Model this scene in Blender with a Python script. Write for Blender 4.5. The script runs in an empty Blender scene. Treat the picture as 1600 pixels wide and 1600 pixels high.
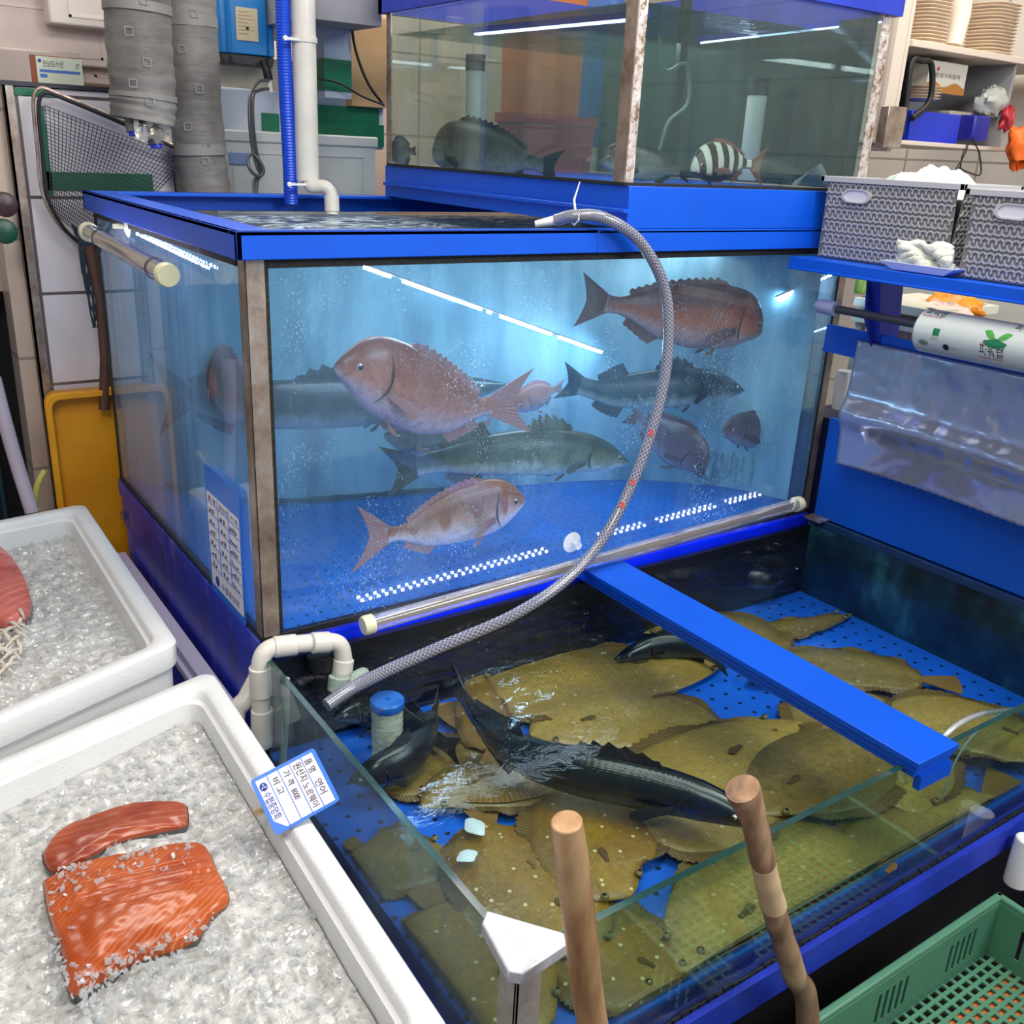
import bpy, math, random
from mathutils import Vector, Matrix, noise
C = bpy.context.scene.collection
rnd = random.Random(7)
V = Vector
# ---------------------------------------------------------------- camera
F = 1510.75
YAW, PITCH, ROLL = -0.6128, 0.3575, 0.0487
CAM = V((-0.5409, -1.5381, 0.8635))
_fw = V((-math.sin(YAW)*math.cos(PITCH), math.cos(YAW)*math.cos(PITCH), -math.sin(PITCH)))
_rt = V((math.cos(YAW), math.sin(YAW), 0)); _up = _rt.cross(_fw)
RT = math.cos(ROLL)*_rt + math.sin(ROLL)*_up; UP = -math.sin(ROLL)*_rt + math.cos(ROLL)*_up; FW = _fw
cd = bpy.data.cameras.new('camera'); cam = bpy.data.objects.new('camera', cd); C.objects.link(cam)
cd.sensor_width = 36; cd.lens = F/1600*36; cd.clip_start = .02
cam.matrix_world = Matrix(((RT.x, UP.x, -FW.x, CAM.x), (RT.y, UP.y, -FW.y, CAM.y), (RT.z, UP.z, -FW.z, CAM.z), (0, 0, 0, 1)))
bpy.context.scene.camera = cam
sc = bpy.context.scene
# ---------------------------------------------------------------- world, lamps, exposure
w = bpy.data.worlds.new('world'); sc.world = w; w.use_nodes = True
w.node_tree.nodes['Background'].inputs[0].default_value = (.80, .86, 1, 1)
w.node_tree.nodes['Background'].inputs[1].default_value = .42
def area(name, loc, aim, sx, sy, power, col):
    l = bpy.data.lights.new(name, 'AREA'); l.shape = 'RECTANGLE'; l.size = sx; l.size_y = sy; l.energy = power; l.color = col
    o = bpy.data.objects.new(name, l); C.objects.link(o); o.location = loc
    o.rotation_euler = (V(aim)-V(loc)).to_track_quat('-Z', 'Y').to_euler(); return o
area('hall_light_overhead', (.3, -.9, 2.3), (.4, -.3, 0), 1.8, .5, 29, (1, .97, .93))
area('hall_light_front', (1.6, -2.6, 1.9), (.8, 0, .3), 1.6, .6, 46, (.93, .96, 1))
area('hall_light_behind', (.2, 1.5, 2.2), (.2, 1.0, .5), 1.2, .4, 16, (1, .93, .85))
area('stall_light_right', (2.2, .1, 1.9), (2.0, .4, .9), .5, .3, 7, (1, .84, .66))
area('added_rear_fill', (1.5, 1.5, 2.35), (1.4, 1.45, .8), 1.4, .5, 26, (1, .95, .88))  # added fill for the dim space behind the upper tank
area('added_low_tank_fill', (.95, -.75, 2.1), (.85, -.5, -.2), .7, .25, 11, (1, .95, .86))  # added light to brighten the flounders, no fitting behind it
area('added_left_fill', (-1.0, -1.5, 2.0), (-.15, .9, 0), .8, .4, 16, (1, .95, .88))  # fill put in to brighten the orange crate
sc.view_settings.view_transform = 'Standard'; sc.view_settings.look = 'None'
sc.view_settings.gamma = 1; sc.view_settings.use_curve_mapping = False
sc.view_settings.exposure = .22
sc.cycles.max_bounces = 10; sc.cycles.transparent_max_bounces = 24; sc.cycles.volume_bounces = 1
sc.cycles.caustics_reflective = False; sc.cycles.caustics_refractive = False
sc.cycles.sample_clamp_indirect = 4; sc.cycles.use_denoising = True
sc.cycles.blur_glossy = 0

# ---------------------------------------------------------------- helpers
def ray(u, v):
    return (FW + RT*((u-800)/F) - UP*((v-800)/F))
def on(u, v, **k):
    """a point of the place: the sight line through a spot of the photograph met with a plane x=, y= or z="""
    d = ray(u, v)
    for ax, val in k.items():
        i = 'xyz'.index(ax); t = (val-CAM[i])/d[i]
        return CAM + d*t
def srgb(r, g, b, a=1):
    f = lambda c: (c/255/12.92 if c/255 <= .04045 else ((c/255+.055)/1.055)**2.4)
    return (f(r), f(g), f(b), a)
MATS = {}
class NT:
    def __init__(s, name):
        s.m = bpy.data.materials.new(name); s.m.use_nodes = True; s.t = s.m.node_tree; s.t.nodes.clear()
        s.out = s.n('ShaderNodeOutputMaterial'); MATS[name] = s.m
    def n(s, typ, **k):
        nd = s.t.nodes.new(typ)
        for a, b in k.items():
            if a.startswith('_'):
                setattr(nd, a[1:], b)
            else:
                key = int(a[1:]) if a[0] == 'i' and a[1:].isdigit() else a.replace('__', ' ')
                s.set(nd, key, b)
        return nd
    def set(s, nd, key, b):
        sock = nd.inputs[key]
        if isinstance(b, bpy.types.NodeSocket): s.t.links.new(b, sock)
        elif isinstance(b, bpy.types.Node): s.t.links.new(b.outputs[0], sock)
        else: sock.default_value = b
    def surf(s, nd): s.t.links.new(nd.outputs[0], s.out.inputs[0]); return s.m
    def coord(s, kind='Object', scale=None, loc=None):
        tc = s.n('ShaderNodeTexCoord'); o = tc.outputs[kind]
        if scale or loc:
            mp = s.n('ShaderNodeMapping', Vector=o)
            if scale: mp.inputs['Scale'].default_value = scale
            if loc: mp.inputs['Location'].default_value = loc
            o = mp.outputs[0]
        return o
    def ramp(s, fac, stops, interp='LINEAR'):
        r = s.n('ShaderNodeValToRGB', Fac=fac); e = r.color_ramp.elements; r.color_ramp.interpolation = interp
        while len(e) < len(stops): e.new(.5)
        for el, (p, c) in zip(e, stops):
            el.position = p; el.color = c if len(c) == 4 else (*c, 1)
        return r.outputs[0]
    def noise(s, co, scale, detail=3, rough=.5, dist=0):
        return s.n('ShaderNodeTexNoise', Vector=co, Scale=scale, Detail=detail, Roughness=rough, Distortion=dist).outputs[0]
    def mix(s, f, a, b):
        m = s.n('ShaderNodeMix', _data_type='RGBA'); s.set(m, 0, f); s.set(m, 6, a); s.set(m, 7, b); return m.outputs[2]
    def math(s, op, a, b=0, c=0):
        return s.n('ShaderNodeMath', _operation=op, i0=a, i1=b, i2=c).outputs[0]
    def fres(s, f0=.04, normal=None):
        lw = s.n('ShaderNodeLayerWeight', Blend=.5)
        if normal is not None: s.set(lw, 'Normal', normal)
        return s.math('MULTIPLY_ADD', s.math('POWER', lw.outputs['Facing'], 5.0), 1-f0, f0)
    def bump(s, h, strength=.3, dist=.01):
        return s.n('ShaderNodeBump', Height=h, Strength=strength, Distance=dist).outputs[0]
def solid(name, col, rough=.5, metal=0, var=0, vscale=12, bump=0, bscale=60, spec=.5, stretch=None, emit=None, trans=0, coat=0):
    if name in MATS: return MATS[name]
    t = NT(name); co = t.coord('Object', stretch)
    p = t.n('ShaderNodeBsdfPrincipled', Roughness=rough, Metallic=metal)
    p.inputs['Specular IOR Level'].default_value = spec; p.inputs['Coat Weight'].default_value = coat
    c = srgb(*col)
    if var:
        dk = tuple(x*(1-var) for x in c[:3])+(1,)
        t.set(p, 'Base Color', t.ramp(t.noise(co, vscale, 4, .6), [(.3, dk), (.62, c)]))
    else: p.inputs['Base Color'].default_value = c
    if bump: t.set(p, 'Normal', t.bump(t.noise(co, bscale, 3), bump, .004))
    if trans: p.inputs['Transmission Weight'].default_value = trans
    if emit:
        p.inputs['Emission Color'].default_value = srgb(*emit[:3]); p.inputs['Emission Strength'].default_value = emit[3]
    return t.surf(p)

def wloc(o):
    p = V(o.location)
    while o.parent: o = o.parent; p = p + V(o.location)
    return p
class MB:
    def __init__(s): s.v = []; s.f = []; s.m = []; s.uv = {}
    def add(s, vs, fs, mi=0):
        b = len(s.v); s.v += [V(p) for p in vs]; s.f += [tuple(b+i for i in f) for f in fs]; s.m += [mi]*len(fs); return b
    def box(s, lo, hi, mi=0, ax=None, o=None):
        (a, b, c), (d, e, f) = lo, hi
        vs = [V(p) for p in ((a, b, c), (d, b, c), (d, e, c), (a, e, c), (a, b, f), (d, b, f), (d, e, f), (a, e, f))]
        if ax: vs = [V(o or (0, 0, 0)) + ax[0]*p.x + ax[1]*p.y + ax[2]*p.z for p in vs]
        s.add(vs, [(0, 3, 2, 1), (4, 5, 6, 7), (0, 1, 5, 4), (1, 2, 6, 5), (2, 3, 7, 6), (3, 0, 4, 7)], mi); return s
    def rings(s, rs, cap0=True, cap1=True, mi=0, close=True):
        n = len(rs[0]); b = len(s.v)
        for r in rs: s.v += [V(p) for p in r]
        for i in range(len(rs)-1):
            for j in range(n if close else n-1):
                k = (j+1) % n
                s.f.append((b+i*n+j, b+i*n+k, b+(i+1)*n+k, b+(i+1)*n+j)); s.m.append(mi)
        if cap0: s.f.append(tuple(b+j for j in reversed(range(n)))); s.m.append(mi)
        if cap1: s.f.append(tuple(b+(len(rs)-1)*n+j for j in range(n))); s.m.append(mi)
        return s
    def tube(s, path, r, seg=12, mi=0, cap=True, wob=None):
        path = [V(p) for p in path]; n = len(path); rs = []
        T0 = (path[1]-path[0]).normalized(); N = T0.orthogonal().normalized()
        for i, p in enumerate(path):
            T = ((path[min(i+1, n-1)]-p).normalized() + (p-path[max(i-1, 0)]).normalized())
            T = T.normalized() if T.length > 1e-6 else T0
            N = (N - T*N.dot(T)).normalized(); B = T.cross(N)
            rr = r[i] if isinstance(r, (list, tuple)) else r
            rs.append([p + (N*math.cos(a)+B*math.sin(a))*rr*(1+(wob(i, a) if wob else 0)) for a in (2*math.pi*k/seg for k in range(seg))])
        return s.rings(rs, cap, cap, mi)
    def lathe(s, base, axis, prof, seg=24, mi=0, cap=True):
        axis = V(axis).normalized(); N = axis.orthogonal().normalized(); B = axis.cross(N); base = V(base)
        rs = [[base + axis*h + (N*math.cos(a)+B*math.sin(a))*r for a in (2*math.pi*k/seg for k in range(seg))] for r, h in prof]
        return s.rings(rs, cap, cap, mi)
    def grid(s, nu, nv, fn, mi=0):
        b = len(s.v)
        for j in range(nv):
            for i in range(nu): s.v.append(V(fn(i/(nu-1), j/(nv-1))))
        for j in range(nv-1):
            for i in range(nu-1):
                q = b+j*nu+i; s.f.append((q, q+1, q+nu+1, q+nu)); s.m.append(mi)
        return s
    def build(s, name, mats, parent=None, smooth=True, bevel=0, ang=35, seg=2, origin=None, uv=None):
        if not isinstance(mats, (list, tuple)): mats = [mats]
        me = bpy.data.meshes.new(name)
        if origin is None:
            if s.v:
                xs = [p.x for p in s.v]; ys = [p.y for p in s.v]; zs = [p.z for p in s.v]
                origin = V(((min(xs)+max(xs))/2, (min(ys)+max(ys))/2, min(zs)))
            else: origin = V((0, 0, 0))
        origin = V(origin)
        me.from_pydata([p-origin for p in s.v], [], s.f)
        for m in mats: me.materials.append(m)
        me.polygons.foreach_set('material_index', s.m)
        if uv:
            L = me.uv_layers.new(name='fuv')
            for lp in me.loops: L.data[lp.index].uv = uv[lp.vertex_index]
        me.update()
        if smooth: me.shade_smooth(); me.set_sharp_from_angle(angle=math.radians(ang))
        o = bpy.data.objects.new(name, me); C.objects.link(o)
        if parent is not None:
            o.parent = parent; o.location = origin - wloc(parent)
        else: o.location = origin
        if bevel:
            b = o.modifiers.new('bevel', 'BEVEL'); b.width = bevel; b.segments = seg; b.limit_method = 'ANGLE'; b.angle_limit = math.radians(40)
        return o
def tag(o, label, cat, group=None, kind=None):
    if label: o['label'] = label
    if cat: o['category'] = cat
    if group: o['group'] = group
    if kind: o['kind'] = kind
    return o
def thing(name, loc, label, cat, group=None):
    o = bpy.data.objects.new(name, None); C.objects.link(o); o.location = V(loc); o.empty_display_size = .05
    return tag(o, label, cat, group)
def struct(o): o['kind'] = 'structure'; return o
def cr(pts, n):
    """Catmull-Rom resample"""
    P = [V(p) for p in pts]; P = [P[0]*2-P[1]]+P+[P[-1]*2-P[-2]]; out = []; m = len(P)-3
    for i in range(n):
        t = i/(n-1)*m; k = min(int(t), m-1); t -= k
        a, b, c, d = P[k:k+4]
        out.append(.5*((2*b)+(c-a)*t+(2*a-5*b+4*c-d)*t*t+(3*b-a-3*c+d)*t*t*t))
    return out
def lerp1(tab, t):
    for (a, x), (b, y) in zip(tab, tab[1:]):
        if t <= b:
            i = tab.index((a, x)); k = (t-a)/(b-a) if b > a else 0
            sl = (y-x)/(b-a); s0 = (y-tab[i-1][1])/(b-tab[i-1][0]) if i > 0 else sl*1.35; s1 = (tab[i+2][1]-x)/(tab[i+2][0]-a) if i+2 < len(tab) else sl
            h = b-a; k2 = k*k; k3 = k2*k
            return (2*k3-3*k2+1)*x+(k3-2*k2+k)*h*s0+(-2*k3+3*k2)*y+(k3-k2)*h*s1
    return tab[-1][1]
def textmesh(name, s, mat, parent, org, ex, ey, height, width=None, wrap=None, thick=0):
    """words as a mesh: org = left end of the base line, ex = reading direction, ey = up"""
    cu = bpy.data.curves.new('t', 'FONT'); cu.body = s; cu.size = 1; cu.fill_mode = 'BOTH'
    o = bpy.data.objects.new('t', cu); C.objects.link(o); bpy.context.view_layer.update()
    me = bpy.data.meshes.new_from_object(o.evaluated_get(bpy.context.evaluated_depsgraph_get()))
    C.objects.unlink(o); bpy.data.objects.remove(o)
    ex = V(ex).normalized(); ey = V(ey).normalized(); ez = ex.cross(ey)
    if not me.vertices: return None
    w0 = max(v.co.x for v in me.vertices); sx = (width/w0) if width else height/.72; sy = height/.72
    for v in me.vertices:
        x, y = v.co.x*sx, v.co.y*sy
        p = wrap(x, y) if wrap else V(org)+ex*x+ey*y
        v.co = p - wloc(parent)
    me.name = name; me.materials.append(mat)
    t = bpy.data.objects.new(name, me); C.objects.link(t); t.parent = parent
    return t

# ---------------------------------------------------------------- materials
BLUE = solid('blue_coated_steel', (4, 84, 208), .38, var=.10, vscale=5, spec=.4)
BLUED = solid('scuffed_blue_coated_steel', (40, 62, 190), .42, var=.35, vscale=9, spec=.4, stretch=(1, 1, .3))
BLUEF = solid('blue_plain_panel', (4, 88, 200), .45, var=.06, vscale=4)
def scuffed():
    t = NT('scuffed_blue_cabinet'); n = t.noise(t.coord('Object', (1, 1, .35)), 9, 5, .7); n2 = t.noise(t.coord('Object', (1, 6, 1)), 5, 4, .7)
    p = t.n('ShaderNodeBsdfPrincipled', Roughness=.38); c = t.ramp(n2, [(.30, srgb(66, 48, 96)), (.46, srgb(36, 50, 176)), (.68, srgb(44, 66, 204))])
    t.set(p, 'Base Color', t.mix(t.ramp(n, [(.52, (0,)*3), (.70, (.75,)*3)]), c, srgb(126, 134, 206))); return t.surf(p)
SCUF = scuffed()
def steel():
    t = NT('brushed_steel'); co = t.coord('Object', (1, 1, .15))
    n = t.noise(co, 60, 4); n2 = t.noise(t.coord(), 7, 5, .7)
    p = t.n('ShaderNodeBsdfPrincipled', Metallic=.6)
    t.set(p, 'Base Color', t.ramp(n2, [(.33, srgb(112, 86, 66)), (.52, srgb(170, 154, 140)), (.75, srgb(212, 206, 200))]))
    t.set(p, 'Roughness', t.ramp(n, [(.3, (.22,)*3), (.7, (.42,)*3)])); t.set(p, 'Normal', t.bump(n, .12, .002)); return t.surf(p)
STEEL = steel()
def rusty():
    t = NT('pitted_old_steel'); n = t.noise(t.coord(), 55, 5, .7); n3 = t.noise(t.coord('Object', (1, 1, .3)), 14, 4)
    p = t.n('ShaderNodeBsdfPrincipled', Metallic=.35, Roughness=.5)
    c = t.ramp(n, [(.38, srgb(120, 88, 66)), (.5, srgb(196, 184, 176)), (.7, srgb(232, 228, 226))])
    t.set(p, 'Base Color', t.mix(t.ramp(n3, [(.45, (0, 0, 0)), (.6, (.6, .6, .6))]), c, srgb(128, 104, 84)))
    t.set(p, 'Normal', t.bump(n, .5, .003)); return t.surf(p)
RUST = rusty()
def glass(name, tint, film_col, film_lo, film_hi, streak=1, refl=1.0, edge=None, drops=0):
    """clear pane: straight-through light, mirror reflection by angle, and a film of mineral streaks and drops"""
    t = NT(name); co = t.coord('Object', (26, 26, 2.2)); co2 = t.coord('Object', (5, 5, 3))
    tr = t.n('ShaderNodeBsdfTransparent', Color=srgb(*tint))
    gl = t.n('ShaderNodeBsdfGlossy', Roughness=.02); gl.inputs['Color'].default_value = (1, 1, 1, 1)
    fr = t.fres(.045)
    m1 = t.n('ShaderNodeMixShader', i0=t.math('MULTIPLY', fr, refl), i1=tr, i2=gl)
    s = t.noise(co, 1.0, 5, .65); b = t.noise(co2, 1.1, 4, .6)
    f = t.math('MULTIPLY', t.ramp(s, [(.35, (.35,)*3), (.7, (1,)*3)]), t.ramp(b, [(.3, (film_lo,)*3), (.72, (film_hi,)*3)]))
    if drops:
        vo = t.n('ShaderNodeTexVoronoi', Vector=t.coord('Object', (1, 1, .45)), Scale=230)
        d = t.math('MULTIPLY', t.ramp(vo.outputs['Distance'], [(.10, (1,)*3), (.30, (0,)*3)]), t.ramp(t.noise(t.coord('Object', (4, 4, 2)), 1.9, 5, .7), [(.46, (0,)*3), (.62, (drops,)*3)]))
        f = t.math('MAXIMUM', f, d)
    df = t.n('ShaderNodeBsdfDiffuse', Color=srgb(*film_col)); tl = t.n('ShaderNodeBsdfTranslucent', Color=srgb(*film_col))
    fd = t.n('ShaderNodeMixShader', i0=.5, i1=df, i2=tl)
    m2 = t.n('ShaderNodeMixShader', i0=f, i1=m1, i2=fd); return t.surf(m2)
GLB = glass('streaked_tank_glass', (238, 248, 252), (190, 228, 248), .01, .11, drops=.8)
GLBL = glass('hazy_side_glass', (226, 242, 250), (190, 212, 236), .10, .40, drops=.5)
GLA = glass('greenish_tank_glass', (240, 247, 245), (118, 142, 138), .02, .12)
GLC = glass('clear_low_glass', (226, 240, 232), (170, 176, 178), .01, .07)
GLCL = glass('splashed_low_glass', (226, 240, 238), (170, 178, 190), .12, .40)
EDGE = solid('dark_green_glass_edge', (28, 62, 58), .12, spec=.8)
SIL = solid('black_silicone_with_algae', (22, 26, 18), .6, var=.5, vscale=60, bump=.6, bscale=90)
def water(name, tint, vol=None, bscale=14, bstr=.5, rough=.03, calm=None, refl=1.0, foam=0):  # calm = (y where still, y where choppy, still factor)
    t = NT(name)
    tr = t.n('ShaderNodeBsdfTransparent', Color=srgb(*tint)); gl = t.n('ShaderNodeBsdfGlossy', Roughness=rough)
    co = t.coord('Object'); n = t.noise(co, bscale, 4, .55, .8); n2 = t.noise(co, bscale*3.3, 3, .5, .6)
    h = t.math('MULTIPLY_ADD', n2, .35, n)
    st = bstr
    if calm:
        yy = t.n('ShaderNodeSeparateXYZ', Vector=co).outputs[1]; mr = t.n('ShaderNodeMapRange', i0=yy, i1=calm[0], i2=calm[1], i3=calm[2], i4=1.0); st = t.math('MULTIPLY', mr.outputs[0], bstr)
    b = t.n('ShaderNodeBump', Height=h, Strength=st, Distance=.02).outputs[0]
    t.set(gl, 'Normal', b)
    fr = t.fres(.03, b)
    m = t.n('ShaderNodeMixShader', i0=t.math('MULTIPLY', fr, refl), i1=tr, i2=gl)
    if foam:
        fo = t.n('ShaderNodeBsdfDiffuse', Color=srgb(214, 232, 246)); fn_ = t.noise(t.coord('Object', (1, 2.2, 1)), 11, 5, .65, 1.6)
        m = t.n('ShaderNodeMixShader', i0=t.ramp(fn_, [(.46, (.03,)*3), (.66, (foam,)*3)]), i1=m, i2=fo)
    t.surf(m); return t.m
def vol(t_m, scat, sd, absb, ad, an=.3):
    tr = t_m.node_tree; out = [n for n in tr.nodes if n.type == 'OUTPUT_MATERIAL'][0]
    a = tr.nodes.new('ShaderNodeVolumeScatter'); a.inputs['Color'].default_value = srgb(*scat); a.inputs['Density'].default_value = sd; a.inputs['Anisotropy'].default_value = an
    b = tr.nodes.new('ShaderNodeVolumeAbsorption'); b.inputs['Color'].default_value = srgb(*absb); b.inputs['Density'].default_value = ad
    s = tr.nodes.new('ShaderNodeAddShader'); tr.links.new(a.outputs[0], s.inputs[0]); tr.links.new(b.outputs[0], s.inputs[1]); tr.links.new(s.outputs[0], out.inputs['Volume'])
def clearwall(name):
    t = NT(name); return t.surf(t.n('ShaderNodeBsdfTransparent'))
WB = water('turbid_blue_water_surface', (205, 235, 250), bscale=16, bstr=.6, foam=.8); WBS = clearwall('turbid_blue_water_body')
for m in (WB, WBS): vol(m, (140, 200, 228), .40, (105, 190, 226), .28)
WA = water('turbid_green_water_surface', (205, 225, 220), bscale=12, bstr=.4); WAS = clearwall('turbid_green_water_body')
for m in (WA, WAS): vol(m, (130, 165, 158), .34, (120, 172, 160), .6)
WC = water('rippled_clear_water', (226, 240, 238), bscale=15, bstr=1.3, refl=.8, rough=.02, calm=(.20, .38, .03))
PVC = solid('white_pvc', (226, 220, 208), .3, var=.12, vscale=10)
FOAM = solid('white_polystyrene', (226, 226, 224), .55, bump=.25, bscale=260, var=.05)
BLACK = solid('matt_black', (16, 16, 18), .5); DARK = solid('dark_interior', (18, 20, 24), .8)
WHITE = solid('plain_white', (230, 230, 228), .5); BLK_INK = solid('black_ink', (20, 20, 30), .6)
BLUE_INK = solid('blue_ink', (24, 60, 160), .6); PEN = solid('purple_marker_ink', (56, 30, 80), .6)
GREEN_TAPE = solid('green_cloth_tape', (10, 112, 78), .4, var=.2, vscale=20)
RUBY = solid('red_ink', (190, 60, 70), .6)
CREAM = solid('cream_plastic', (232, 230, 190), .35)
def led(name, col, st):
    t = NT(name); return t.surf(t.n('ShaderNodeEmission', Color=srgb(*col), Strength=st))
LED = led('white_led', (228, 228, 255), 75); STREAK_GLOW = led('blue_white_streak_glow', (185, 222, 255), 70); LEDD = led('white_led_strip_dim', (190, 215, 255), 3.5)  # the blue white glow stands in for reflected tube light
def clearplastic(name, tint=(235, 238, 250), mixf=.12):
    t = NT(name); tr = t.n('ShaderNodeBsdfTransparent', Color=srgb(*tint)); gl = t.n('ShaderNodeBsdfGlossy', Roughness=.08)
    df = t.n('ShaderNodeBsdfDiffuse', Color=srgb(226, 222, 214)); lw = t.n('ShaderNodeLayerWeight', Blend=.35)
    a = t.n('ShaderNodeMixShader', i0=mixf, i1=tr, i2=df); return t.surf(t.n('ShaderNodeMixShader', i0=lw.outputs['Facing'], i1=a, i2=gl))
CLEAR = clearplastic('clear_tube_plastic', mixf=.10)
FILM = clearplastic('thin_clear_film', mixf=.25)

# ================================================================ SETTING
def wall_mat(name, c, joint, sx, sz, j=.004):
    t = NT(name); co = t.coord('Object')
    br = t.n('ShaderNodeTexBrick', Vector=t.coord('Object'), Scale=1.0)
    return t, br
def tile(name, col, joint, w, h, axis='xz', off=0, rough=.25):
    t = NT(name); tc = t.n('ShaderNodeTexCoord'); sp = t.n('ShaderNodeSeparateXYZ', Vector=tc.outputs['Object'])
    cb = t.n('ShaderNodeCombineXYZ', X=sp.outputs['XYZ'.index(axis[0].upper())], Y=sp.outputs['XYZ'.index(axis[1].upper())])
    br = t.n('ShaderNodeTexBrick', Vector=cb, Scale=1.0, Color1=srgb(*col), Color2=srgb(*[c*.97 for c in col]), Mortar=srgb(*joint))
    br.inputs['Mortar Size'].default_value = .004; br.inputs['Brick Width'].default_value = w; br.inputs['Row Height'].default_value = h; br.offset = off
    br.inputs['Mortar Smooth'].default_value = 0
    n = t.noise(t.coord(), 6, 4); c2 = t.mix(t.ramp(n, [(.55, (0,)*3), (.8, (.35,)*3)]), br.outputs['Color'], srgb(190, 170, 140))
    p = t.n('ShaderNodeBsdfPrincipled', Roughness=rough); t.set(p, 'Base Color', c2); return t.surf(p)
TILEW = tile('white_glazed_tiles', (222, 216, 222), (96, 86, 84), .36, .235)
TILEB = tile('beige_wall_tiles', (196, 176, 160), (150, 134, 118), .25, .30)
TILER = tile('pale_wall_tiles', (206, 200, 190), (150, 144, 136), .3, .3, axis='yz')
FLOOR_Z = -.78
m = MB(); m.box((-3, -3.2, FLOOR_Z-.05), (3.4, 2.6, FLOOR_Z)); struct(m.build('floor', solid('wet_dark_floor', (42, 40, 40), .25, var=.4, vscale=8), smooth=False))
m = MB(); m.box((-3, 2.15, FLOOR_Z), (3.4, 2.25, 2.5)); struct(m.build('wall_back', TILEB, smooth=False, origin=(0, 0, 0)))
m = MB(); m.box((2.95, -3.2, FLOOR_Z), (3.05, 2.15, 2.5)); struct(m.build('wall_right', TILER, smooth=False, origin=(0, 0, 0)))
m = MB(); m.box((-3, -3.2, 2.5), (3.4, 2.25, 2.56)); struct(m.build('ceiling', solid('grey_ceiling', (150, 150, 152), .8), smooth=False))
# tiled stub wall beside the big tank, with its metal edge
WY = 1.20; WXL = on(40, 380, y=WY).x; WZT = on(30, 134, y=WY).z; WXR = on(285, 200, y=WY).x
m = MB(); m.box((WXL+.004, WY, FLOOR_Z), (WXR, WY+.14, WZT-.002)); w_ = struct(m.build('wall_tiled', TILEW, smooth=False, origin=(WXL+.02, 0, on(100, 458, y=WY).z)))
m = MB(); m.box((WXL-.008, WY-.008, FLOOR_Z), (WXL+.014, WY+.004, WZT)); m.box((WXL-.008, WY-.008, FLOOR_Z), (WXL-.003, WY+.14, WZT)); struct(m.build('trim_1', STEEL, smooth=False))
m = MB(); m.box((WXL-.048, WY+.02, FLOOR_Z), (WXL-.009, WY+.14, WZT)); m.box((-.6, WY+.14, on(10, 455, y=WY+.14).z), (WXL-.009, WY+.16, WZT)); struct(m.build('wall_side', TILEB, smooth=False, origin=(-.3, 0, 0)))
m = MB(); m.box((WXL-.01, WY-.01, WZT), (WXR+.02, WY+.17, WZT+.010)); struct(m.build('trim_2', solid('dark_stone_sill', (38, 42, 52), .4), smooth=False))

# ================================================================ BIG DISPLAY TANK
W, D = 1.5, 1.04
G = .006
tk = thing('fish_tank', (0, 0, 0), 'large blue-rimmed glass tank of sea bream and sea bass behind the low tank', 'fish tank')
m = MB(); m.box((.0, 0, 0), (W, .008, .69)); m.build('front_glass', GLB, tk, smooth=False, origin=(0, 0, 0))
m = MB(); m.box((0, .008, 0), (.008, D, .69)); m.build('side_glass', GLBL, tk, smooth=False, origin=(0, 0, 0))
m = MB(); m.box((W-.008, .008, 0), (W, D, .69)); m.build('side_glass', GLBL, tk, smooth=False, origin=(0, 0, 0))
# rim: front, left, back, right with inward flange
m = MB(); R0, R1 = .683, .7273; o = .02; fl = .045
m.box((-o, -o, R0), (.7, -o+.01, R1)); m.box((.7, -o, R0), (W+o, -o+.01, R1-.002)); m.box((-o, -o, R0), (-o+.01, D+o, R1)); m.box((-o, D+o-.01, R0), (W+o, D+o, R1)); m.box((W+o-.01, -o, R0), (W+o, D+o, R1))
m.box((-o, -o, R1-.008), (W+o, .012, R1)); m.box((-o, .012, R1-.008), (fl, D+o, R1)); m.box((fl, D-.04, R1-.008), (W+o, D+o, R1)); m.box((W-fl, .012, R1-.008), (W+o, D-.04, R1))
m.build('rim', BLUE, tk, bevel=.0015)
m = MB(); m.box((.035, -.004, .668), (W, .0, .683)); m.box((-.004, .035, .668), (0, D, .683))
m.box((.03, -.003, 0), (.036, 0, .683)); m.box((0, -.005, 0), (W, .0, .010)); m.box((-.005, 0, .0), (0, D, .008)); m.box((W-.026, -.003, 0), (W-.021, 0, .683))
m.build('silicone_seam', SIL, tk)
# steel corner posts
m = MB(); m.box((-.003, -.003, 0), (.03, .0, .684)); m.box((-.003, -.003, 0), (0, .03, .684)); m.build('corner_post', STEEL, tk, bevel=.0008)
m = MB(); m.box((W-.022, -.003, 0), (W+.003, 0, .684)); m.box((W, 0, 0), (W+.003, .03, .684)); m.build('corner_post', STEEL, tk, bevel=.0008)
m = MB(); m.box((-.003, D-.012, 0), (0, D+.003, .684)); m.build('corner_post', SIL, tk)
# base cabinet
m = MB(); m.box((-.008, -.004, -.045), (W, D+.01, -.002)); m.box((-.004, .001, -.13), (W, D+.005, -.048)); m.box((.0, .004, FLOOR_Z), (W, D, -.134))
m.build('base_cabinet', [SCUF], tk, bevel=.0012)
m = MB(); m.box((.01, -.012, -.05), (W, -.0045, -.008)); m.build('front_ledge', solid('bright_blue_ledge', (4, 40, 235), .3), tk)
ph = on(192, 805, x=-.009); m = MB(); m.lathe((-.0085, ph.y, ph.z), (-1, 0, 0), [(.0, 0), (.014, 0), (.016, .002), (.013, .004), (.009, .004), (.009, .001), (0, .001)], 24); m.build('cable_grommet', STEEL, tk)
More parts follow.
